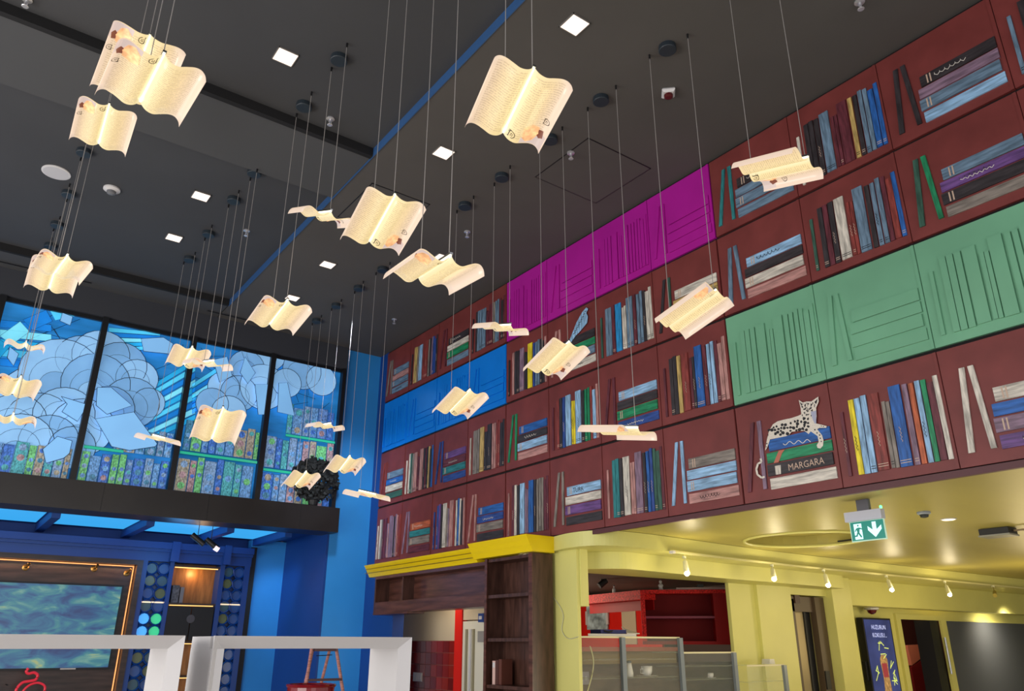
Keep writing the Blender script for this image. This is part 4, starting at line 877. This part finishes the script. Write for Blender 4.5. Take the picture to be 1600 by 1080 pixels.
# ================================================================ WOODEN SHELF UNIT
PX = 6.08
t = thing('yellow_cornice', 'bright yellow stepped cornice on top of the dark wooden unit', 'cornice', (PX, 10, 3.1))
def corn(y0, y1, xo, z0, z1, nm, m):
    mb = MB(); steps = [(0, 0), (.03, .05), (.045, .07), (.07, .11), (.085, .13), (.10, .15)]
    h = z1-z0; prf = [(xo+.02, z0)] + [(xo-dx, z0+h*dz/.15*.93) for dx, dz in steps] + [(xo-.105, z1), (6.37, z1), (6.37, z0)]
    pts = [Vector((x, y0, z)) for x, z in prf]; mb.prism(pts, (0, y1-y0, 0)); return mb.build(nm, m, t)
YC = mat('yellow_gloss_cornice', (236,206,10), .3)
corn(9.02, 12.28, PX, 2.94, 3.128, 'cornice_long', YC); corn(7.72, 9.03, PX-.06, 2.975, 3.175, 'cornice_short', YC)
mb = MB(); 
for z in (2.995, 3.06): mb.box(PX-.101, PX-.06, 9.03, 12.26, z, z+.004)
mb.build('groove_line', mat('groove_ochre', (150,120,10), .5), t)
t = thing('bridge_cabinet', 'dark wooden open bridge cabinet hanging under the yellow cornice', 'cabinet', (PX, 10.5, 2.4))
ya, yb = 12.05, 8.83
MB().box(PX, 6.37, yb, ya, 2.89, 2.935).build('top_panel', WOODH, t); MB().box(PX, 6.37, yb, ya, 2.36, 2.39).build('bottom_panel', WOODH, t)
MB().box(6.33, 6.37, yb, ya, 2.39, 2.89).build('back_panel', WOODH, t); MB().box(PX, 6.37, ya-.04, ya, 2.39, 2.89).build('side_panel', WOOD, t)
MB().box(PX, PX+.03, yb, ya-.04, 2.39, 2.53).build('front_rail', WOODH, t); MB().box(PX-.005, 6.37, 10.9, 12.05, 2.335, 2.36).build('lower_rail', WOODH, t)
MB().box(PX+.05, 6.33, 11.18, 11.21, 2.53, 2.89).build('divider', WOOD, t)
t = thing('tall_bookcase', 'tall dark wooden open bookcase at the end of the unit beside the yellow column', 'bookcase', (PX, 8.3, 0))
ya, yb = 8.83, 7.80
MB().box(PX, 6.40, yb, yb+.03, 0, 2.965).build('side_panel', WOOD, t); MB().box(PX, 6.40, ya-.03, ya, 0, 2.965).build('side_panel', WOOD, t)
MB().box(6.36, 6.40, yb+.03, ya-.03, 0, 2.96).build('back_panel', WOOD, t)
for z in (2.92, 2.46, 1.93, 1.38, .85, .3): MB().box(PX+.01, 6.36, yb+.03, ya-.03, z, z+.04).build('shelf', WOOD, t)
MB().box(PX-.012, PX, yb, yb+.07, 0, 2.965).build('front_stile', WOODH, t); MB().box(PX-.012, PX, ya-.05, ya, 0, 2.965).build('front_stile', WOODH, t)
for k, (dy, c_, lab) in enumerate(((.10, (216,180,170), 'pink slim book with white label standing in the tall bookcase'), (.17, (80,44,36), 'brown book standing beside the pink one in the tall bookcase'), (.24, (96,52,40), 'second brown book, right of the brown and pink books in the bookcase'))):
    y = ya-.03-dy; t2 = thing('book', lab, 'book', (PX+.05, y, 1.423), 'books in the wooden bookcase')
    MB().box(PX+.05, PX+.055, y-.045, y+.015, 1.423, 1.70+.01*k).build('spine', mat('bookspine_%d' % k, c_, .5), t2)
    MB().box(PX+.055, PX+.22, y-.045, y-.04, 1.423, 1.70+.01*k).box(PX+.055, PX+.22, y+.01, y+.015, 1.423, 1.70+.01*k).build('cover', MATS['bookspine_%d' % k], t2)
    MB().box(PX+.056, PX+.21, y-.04, y+.01, 1.43, 1.69).build('page_block', CREAM, t2)
    if k == 0: MB().box(PX+.048, PX+.05, y-.04, y+.01, 1.62, 1.68).build('label', WHITE, t2)
# passage behind the bridge cabinet
PA = 7.35
PB = 7.2; YS = on_x(721, 1000, PB).y+.01
struct('wall_passage', MB().box(PA, PA+.1, YS, 13.9, 1.95, 3.05), CREAM, 'cream upper wall seen through the passage')
tw = struct('wall_passage_tiled', MB().box(PA, PA+.1, YS, 13.9, 0, 1.95), mat('grout_pale_red', (150,84,70), .6), 'wall of dark red square tiles')
tc_ = [mat('red_tile_%d' % i, c, .2) for i, c in enumerate(((138,26,18), (118,20,16), (150,36,22)))]
tr_ = random.Random(4)
for iy in range(11):
    for iz in range(7):
        y = YS+.01+iy*.19; z = 1.76-iz*.19
        MB().box(PA-.008, PA, y+.005, y+.185, z+.005, z+.185).build('tile', tc_[tr_.randrange(3)], tw)
struct('beam_passage', MB().prism([(6.62, 12.9, 2.2), (6.62, 11.3, 2.50), (6.62, 11.3, 3.05), (6.62, 12.9, 3.05)], (.04, 0, 0)), BLACK, 'dark sloping soffit over the passage')
p = on_x(654, 1058, PA); t = thing('light_switch', 'double white light switch on the dark red tiles', 'switch', (PA-.01, p.y, p.z)); 
MB().box(PA-.025, PA-.009, p.y-.15, p.y+.15, p.z-.07, p.z+.07).build('plate', WHITE, t); MB().box(PA-.032, PA-.025, p.y-.13, p.y-.01, p.z-.055, p.z+.055).build('rocker', WHITE, t); MB().box(PA-.032, PA-.025, p.y+.01, p.y+.13, p.z-.055, p.z+.055).build('rocker', WHITE, t)
PB = 7.2
ya = on_x(710, 1000, PB).y; yb = on_x(721, 1000, PB).y
struct('trim_6', MB().box(PB, PB+.1, yb, ya, 0, 3.05), REDB, 'bright red door post in the passage')
yc = on_x(762, 1000, PB).y
t = thing('white_cabinet', 'white tall cabinet with vertical grooves beside the red post', 'cabinet', (PB+.02, (yb+yc)/2, 0))
MB().box(PB+.02, PB+.4, yc-.3, yb-.005, 0, 2.24).build('body', mat('ivory_front', (226,222,202), .4), t)
for px_ in (728, 734, 739): yy = on_x(px_, 1000, PB).y; MB().box(PB, PB+.02, yy-.025, yy+.025, 0, 2.12).build('groove_slat', mat('ivory_shadow', (150,142,112), .5) if px_ != 734 else WHITE, t)
p = on_x(751, 995, PB-.02); MB().box(PB-.01, PB+.02, p.y-.10, p.y+.10, p.z-.08, p.z+.08).build('control_plate', mat('plate_grey', (150,146,140), .4), t)
MB().box(PB+.02, PB+.4, yc-.3, yb-.005, 2.26, 3.05).build('upper_panel', CREAM, t)
p = on_x(751, 965, PB-.06); t = thing('blue_sign_plate', 'small blue plate above the white cabinet', 'sign', (PB-.06, p.y, p.z)); MB().box(PB-.06, PB+.018, p.y-.07, p.y+.07, p.z-.07, p.z+.06).build('plate', mat('plate_blue', (40,70,140), .4), t); MB().box(PB-.07, PB-.06, p.y-.04, p.y+.04, p.z-.03, p.z+.02).build('symbol', WHITE, t)
struct('ceiling_passage', MB().box(6.6, 12.6, 8.1, 13.9, 3.06, 3.12), mat('passage_ceiling', (60,52,48), .7))

# ================================================================ BAY: BOOKCASE WALL WITH SCREEN
BY = 14.9
BW = mat('blue_cabinet_paint', (12,60,128), .35)
t = thing('blue_bookcase_wall', 'blue built-in bookcase wall with cornice, lattice panels and a lit niche', 'bookcase', (2.5, BY, 0))
mb = MB().box(-3, 4.93, BY-.10, 15.3, 3.45, 3.56).box(-3, 4.93, BY-.05, 15.3, 3.40, 3.45); mb.build('cornice', BW, t)
MB().box(-3, 4.93, BY, 15.3, 3.24, 3.40).build('frieze', BW, t)
MB().box(3.46, 3.60, BY-.13, BY, 3.24, 3.58).box(4.38, 4.50, BY-.13, BY, 3.24, 3.58).build('cornice_block', BW, t)
for (x0, x1) in ((3.05, 3.13), (3.50, 3.57), (4.38, 4.46), (4.82, 4.92)): MB().box(x0, x1, BY, 15.3, 0, 3.24).build('stile', BW, t)
LT = mat('lattice_backing', (14,40,84), .3, streak=(1,1,1), mix=.6, scale=3)
GLG = [mat('lattice_glass_%d' % i, c, .2, em=e) for i, (c, e) in enumerate((((50,84,100), .06), ((30,70,130), .12), ((90,100,70), .04), ((70,160,235), .8), ((50,190,130), .7)))]
for (x0, x1, pi_) in ((3.13, 3.50, 0), (4.46, 4.82, 1)):
    MB().box(x0, x1, BY+.10, BY+.12, 0, 3.24).build('lattice_backing', LT, t)
    lat = MB(); w = x1-x0; cx = (x0+x1)/2; r = w*.27; k = 0; z = 3.12
    while z > .8:
        for sx in (-1, 1):
            c = Vector((cx+sx*w*.27, BY+.03, z)); lat.tube([c+Vector((r*math.cos(a*.524), 0, r*math.sin(a*.524))) for a in range(12)], .013, 4, closed=True)
            lit = (pi_ == 0 and 1.95 < z < 2.35); gi = (3 if sx < 0 else 4) if lit else (k % 3)
            if pi_ == 1 and sx > 0: gi = 1
            MB().lathe((c.x, BY+.06, c.z), [(r*.9,0), (r*.9,.01)], 14, 'y').build('glass_disc', GLG[gi], t)
            k += 1
        z -= w*.56
    lat.build('lattice', BW, t)
    MB().box(x0, x1, BY+.02, BY+.09, 2.55, 2.57).build('light_line', mat('shelf_led', (255,220,180), .4, em=.9), t)
MB().box(4.925, 5.03, 14.96, 14.999, 0, 3.6).build('shadow_filler', BLACK, t)
# niche for screen
NW = mat('niche_dark_wood', (46,27,20), .35, streak=(.4,1,3), mix=.5, scale=5)
LED = mat('amber_led', (255,176,110), .4, em=1.3, emc=(250,160,90))
MB().box(-3, 3.05, BY+.16, BY+.2, 0, 3.24).build('niche_back', NW, t); MB().box(2.96, 3.05, BY-.02, BY+.16, 0, 3.24).build('niche_frame', NW, t); MB().box(-3, 2.96, BY-.02, BY+.16, 3.16, 3.24).build('niche_frame', NW, t)
MB().box(-3, 2.945, BY+.14, BY+.158, 3.135, 3.15).box(2.93, 2.945, BY+.14, BY+.158, .4, 3.135).build('led_strip', LED, t)
# amber compartment
MB().box(3.57, 4.38, 15.2, 15.25, 0, 3.24).build('compartment_back', mat('amber_wood', (150,96,44), .4, streak=(3,1,.5), mix=.3, scale=6), t)
for z in (3.20, 2.56, 1.93, 1.38): MB().box(3.57, 4.38, BY+.02, 15.2, z-.03, z).build('shelf', NW, t); MB().box(3.60, 4.35, BY+.05, BY+.08, z-.045, z-.031).build('shelf_led', mat('amber_led_bright', (255,200,120), .4, em=1.5, emc=(255,190,110)), t)
for x0, x1 in ((3.575, 3.97), (3.985, 4.36)): MB().box(x0, x1, BY+.01, BY+.03, 1.95, 2.50).build('dark_door', BLACK, t)
MB().lathe((3.98, BY+.008, 2.30), [(.07,0), (.07,-.006)], 18, 'y').build('door_emblem', mat('emblem_grey', (70,66,70), .4), t)
light('POINT', 'compartment_lamp', (3.97, 15.05, 3.08), 4, (1, .62, .25), size=.05)
light('AREA', 'niche_led_top', (1.5, BY+.06, 3.1), 6, (1, .55, .28), (1.5, BY+.16, 0), 3, .03)
t2 = thing('book', 'grey ornate book standing in the amber lit compartment', 'book', (3.66, 15.0, 2.57)); MB().box(3.62, 3.74, 14.98, 15.12, 2.565, 2.86).build('cover', mat('grey_ornate', (90,84,84), .5, streak=(1,1,1), mix=.6, scale=30), t2); MB().box(3.625, 3.735, 15.12, 15.125, 2.57, 2.85).build('page_block', CREAM, t2)
t2 = thing('book', 'slim grey book beside the ornate one in the amber lit compartment', 'book', (3.79, 15.0, 2.57)); MB().box(3.76, 3.82, 14.98, 15.10, 2.565, 2.83).build('cover', mat('grey_slim', (120,112,110), .5), t2); MB().box(3.765, 3.815, 15.10, 15.105, 2.57, 2.82).build('page_block', CREAM, t2)
# screen with a plain blue-green picture
def art_material():
    m = bpy.data.materials.new('screen_picture'); m.use_nodes = True; nt = m.node_tree; b = nt.nodes['Principled BSDF']
    tc = nt.nodes.new('ShaderNodeTexCoord'); mp = nt.nodes.new('ShaderNodeMapping'); mp.inputs['Scale'].default_value = (.9, 1, 2.4); mp.inputs['Rotation'].default_value = (0, .25, 0); nt.links.new(tc.outputs['Object'], mp.inputs[0])
    no = nt.nodes.new('ShaderNodeTexNoise'); no.inputs['Scale'].default_value = 2.6; no.inputs['Detail'].default_value = 6; no.inputs['Distortion'].default_value = .8; nt.links.new(mp.outputs[0], no.inputs['Vector'])
    cr = nt.nodes.new('ShaderNodeValToRGB'); e = cr.color_ramp.elements; e[0].position = .30; e[0].color = srgb((24,44,104)); e[1].position = .76; e[1].color = srgb((196,200,110))
    for p_, c_ in ((.42, (30,84,136)), (.50, (44,116,150)), (.58, (60,140,150)), (.67, (120,176,160))): x = e.new(p_); x.color = srgb(c_)
    nt.links.new(no.outputs[0], cr.inputs[0]); nt.links.new(cr.outputs[0], b.inputs['Emission Color']); b.inputs['Emission Strength'].default_value = .66; b.inputs['Base Color'].default_value = (.02,.03,.05,1); b.inputs['Roughness'].default_value = .25
    return m
t = thing('wall_screen', 'wide wall screen showing a mottled blue-green abstract picture in the wooden niche', 'screen', (1.2, BY+.1, 1.5))
MB().box(-.6, 2.82, BY+.04, BY+.15, 1.50, 2.82).build('casing', BLACK, t); MB().box(-.58, 2.79, BY+.03, BY+.04, 1.53, 2.79).build('display', art_material(), t)
MB().box(2.1, 2.32, BY+.025, BY+.04, 1.505, 1.525).build('logo_bar', mat('logo_silver', (190,180,170), .3), t)
t = thing('neon_steam_sign', 'red neon sign of curling steam below the wall screen', 'sign', on_y(50, 1070, BY-.1))
def np_(x, y): return on_y(x/9, 960+y/9, BY-.12)
NE = mat('red_neon', (190,30,46), .3, em=.5, emc=(190,36,52))
MB().tube(catmull([np_(400,760), np_(370,800), np_(400,835), np_(480,820), np_(530,860), np_(500,920), np_(420,940), np_(320,960), np_(245,1030), np_(220,1100), np_(230,1180)], 5), .022, 6).build('outer_curl', NE, t, smooth=True)
MB().tube(catmull([np_(300,1120), np_(360,1040), np_(440,985), np_(540,965), np_(620,1000), np_(630,1060), np_(590,1120)], 5), .018, 6).build('inner_curl', NE, t, smooth=True)
for px_ in (1.22, 1.42): MB().cyl((px_, BY-.12, 1.3), (px_, BY+.17, 1.3), .008, n=6).build('stand_off', BLACK, t)
# small wall lamps reflected in the niche
for k, (px_, py_) in enumerate(((40, 887), (147, 889), (198, 896))):
    p = on_y(px_, py_, BY+.15); t = thing('niche_spot', ('brass niche spot at the left of the screen top', 'brass niche spot above the middle of the screen', 'brass niche spot in the upper right corner of the niche')[k], 'spotlight', (p.x, BY+.15, p.z), 'brass spots in the niche')
    MB().lathe((p.x, BY+.155, p.z), [(.05,0), (.05,-.01), (.03,-.02)], 12, 'y').build('wall_plate', mat('brass', (150,116,60), .3, metal=.8), t); MB().cyl((p.x, BY+.13, p.z), (p.x+.03, BY+.04, p.z+.06), .02, n=8).build('lamp_head', mat('brass', (150,116,60), .3, metal=.8), t)
# two spots under the beam
for k, (ax, ay, bx, by) in enumerate(((311,826,309,843), (332,829,331,850))):
    a = on_y(ax, ay, 13.25); b_ = on_y(bx, by, 13.25); t = thing('hanging_spot', ('black cylinder spot under the beam, the left one of two', 'black cylinder spot under the beam with bright lens, the right one of two')[k], 'spotlight', (a.x, 13.25, 3.7), 'pair of black spots under the beam')
    MB().cyl((a.x, 13.25, 3.70), (a.x, 13.25, b_.z), .006, n=6).build('stem', BLACK, t)
    d = Vector((.72, -.2, -.55)).normalized(); c = Vector((b_.x, 13.25, b_.z)); MB().cyl(c-d*.12, c+d*.13, .045, n=14).build('spot_body', BLACK, t)
    if k: MB().cyl(c+d*.05+Vector((0,-.03,-.03)), c+d*.135+Vector((0,-.012,-.012)), .04, n=14).build('lens', mat('lens_bright', (240,220,230), .3, em=1.0), t)

# ================================================================ WHITE PORTAL FRAMES
FY = 4.0; FD = .385
def frame(x0, x1, lab, left=True):
    t = thing('white_portal_frame', lab, 'display frame', (x1, FY, 0)); zt = on_y(450, 994.5, FY).z; fw = .058; fo = .0
    # front mitred face boards, bevelled towards the opening
    def mit(Q, nm): MB().prism([Vector((x, FY+(.0 if o else .05), z)) for x, z, o in Q], (0, .02, 0)).build(nm, WHITE, t)
    mit([(x0, zt, 1), (x1, zt, 1), (x1-fw, zt-fw, 0), (x0+fw, zt-fw, 0)], 'top_face')
    mit([(x1, zt, 1), (x1, 0, 1), (x1-fw, 0, 0), (x1-fw, zt-fw, 0)], 'side_face')
    if left: mit([(x0, zt, 1), (x0, 0, 1), (x0+fw, 0, 0), (x0+fw, zt-fw, 0)], 'side_face')
    MB().box(x0+.002, x1-.002, FY+.07, FY+FD, zt-fw, zt-.002).build('top_panel', WHITE, t)
    MB().box(x1-fw, x1-.002, FY+.07, FY+FD, 0, zt-fw).build('side_panel', WHITE, t)
    if left: MB().box(x0+.001, x0+fw, FY+.02, FY+FD, 0, zt-fw).build('side_panel', WHITE, t)
    MB().box(x0, x1, FY+.05, FY+FD, 0, .08).build('base_panel', WHITE, t)
frame(-.9, on_y(290, 993, FY).x, 'white lacquered portal frame at the left in front of the screen')
frame(on_y(336, 994, FY).x, on_y(644, 995, FY).x, 'white lacquered portal frame in the centre, in front of the ladder')

# ================================================================ LADDER AND RED DRUM
LY = 11
t = thing('stepladder', 'worn wooden and metal stepladder against the blue wall behind the red drum', 'ladder', (4.8, LY, 0))
LM = mat('ladder_worn', (176,120,110), .5, streak=(1,1,6), mix=.35, scale=10); LD = mat('ladder_dark', (88,62,64), .5)
T = on_y(488, 1010, LY), on_y(523, 1010, LY)
zt = 1.93
for (p, d, dy, nm) in ((T[0], -.36, -.28, 'front_leg'), (T[1], .22, -.28, 'front_leg')):
    MB().cyl((p.x, LY, zt), (p.x+d*1.1, LY+dy*2.2, 0), .024, n=8).build(nm, LM, t)
for (p, d, dy) in ((T[0]+Vector((.05,0,0)), -.06, .28), (T[1]-Vector((.03,0,0)), -.12, .28)):
    MB().cyl((p.x, LY+.05, zt), (p.x+d, LY+dy*2.2, 0), .022, n=8).build('rear_leg', LM if dy else LD, t)
MB().box(T[0].x+.02, T[1].x-.02, LY-.10, LY+.02, 1.80, 1.86).build('top_step', LD, t)
for k, z in enumerate((1.42, 1.10, .78, .46, .16)):
    f = (zt-z)/zt; MB().box(T[0].x-.38*f, T[1].x+.22*f, LY-.28*2.2*f-.04, LY-.28*2.2*f+.04, z, z+.03).build('step', LD, t)
MB().cyl((T[0].x+.08, LY+.02, 1.74), (T[1].x-.02, LY+.02, 1.75), .006, n=6).build('brace_wire', BLACK, t)
DY = 9.0; a, b_ = on_y(452, 1069, DY), on_y(520, 1069, DY); cx = (a.x+b_.x)/2; r = (b_.x-a.x)/2
t = thing('red_drum', 'glossy dark red drum pot standing behind the centre white frame', 'container', (cx, DY, 0)); RD = mat('drum_red_gloss', (120,10,22), .12)
MB().lathe((cx, DY, 0), [(r*.9,0), (r,.1), (r,a.z-.03), (r*1.0,a.z-.03)], 32).build('body', RD, t, smooth=False); MB().tube([(cx+r*math.cos(2*math.pi*i/32), DY+r*math.sin(2*math.pi*i/32), a.z-.02) for i in range(32)], .018, 6, closed=True).build('rim', RD, t)
MB().lathe((cx, DY, a.z-.06), [(r*.85,0), (r*.85,.005)], 28).build('lid', BLACK, t)
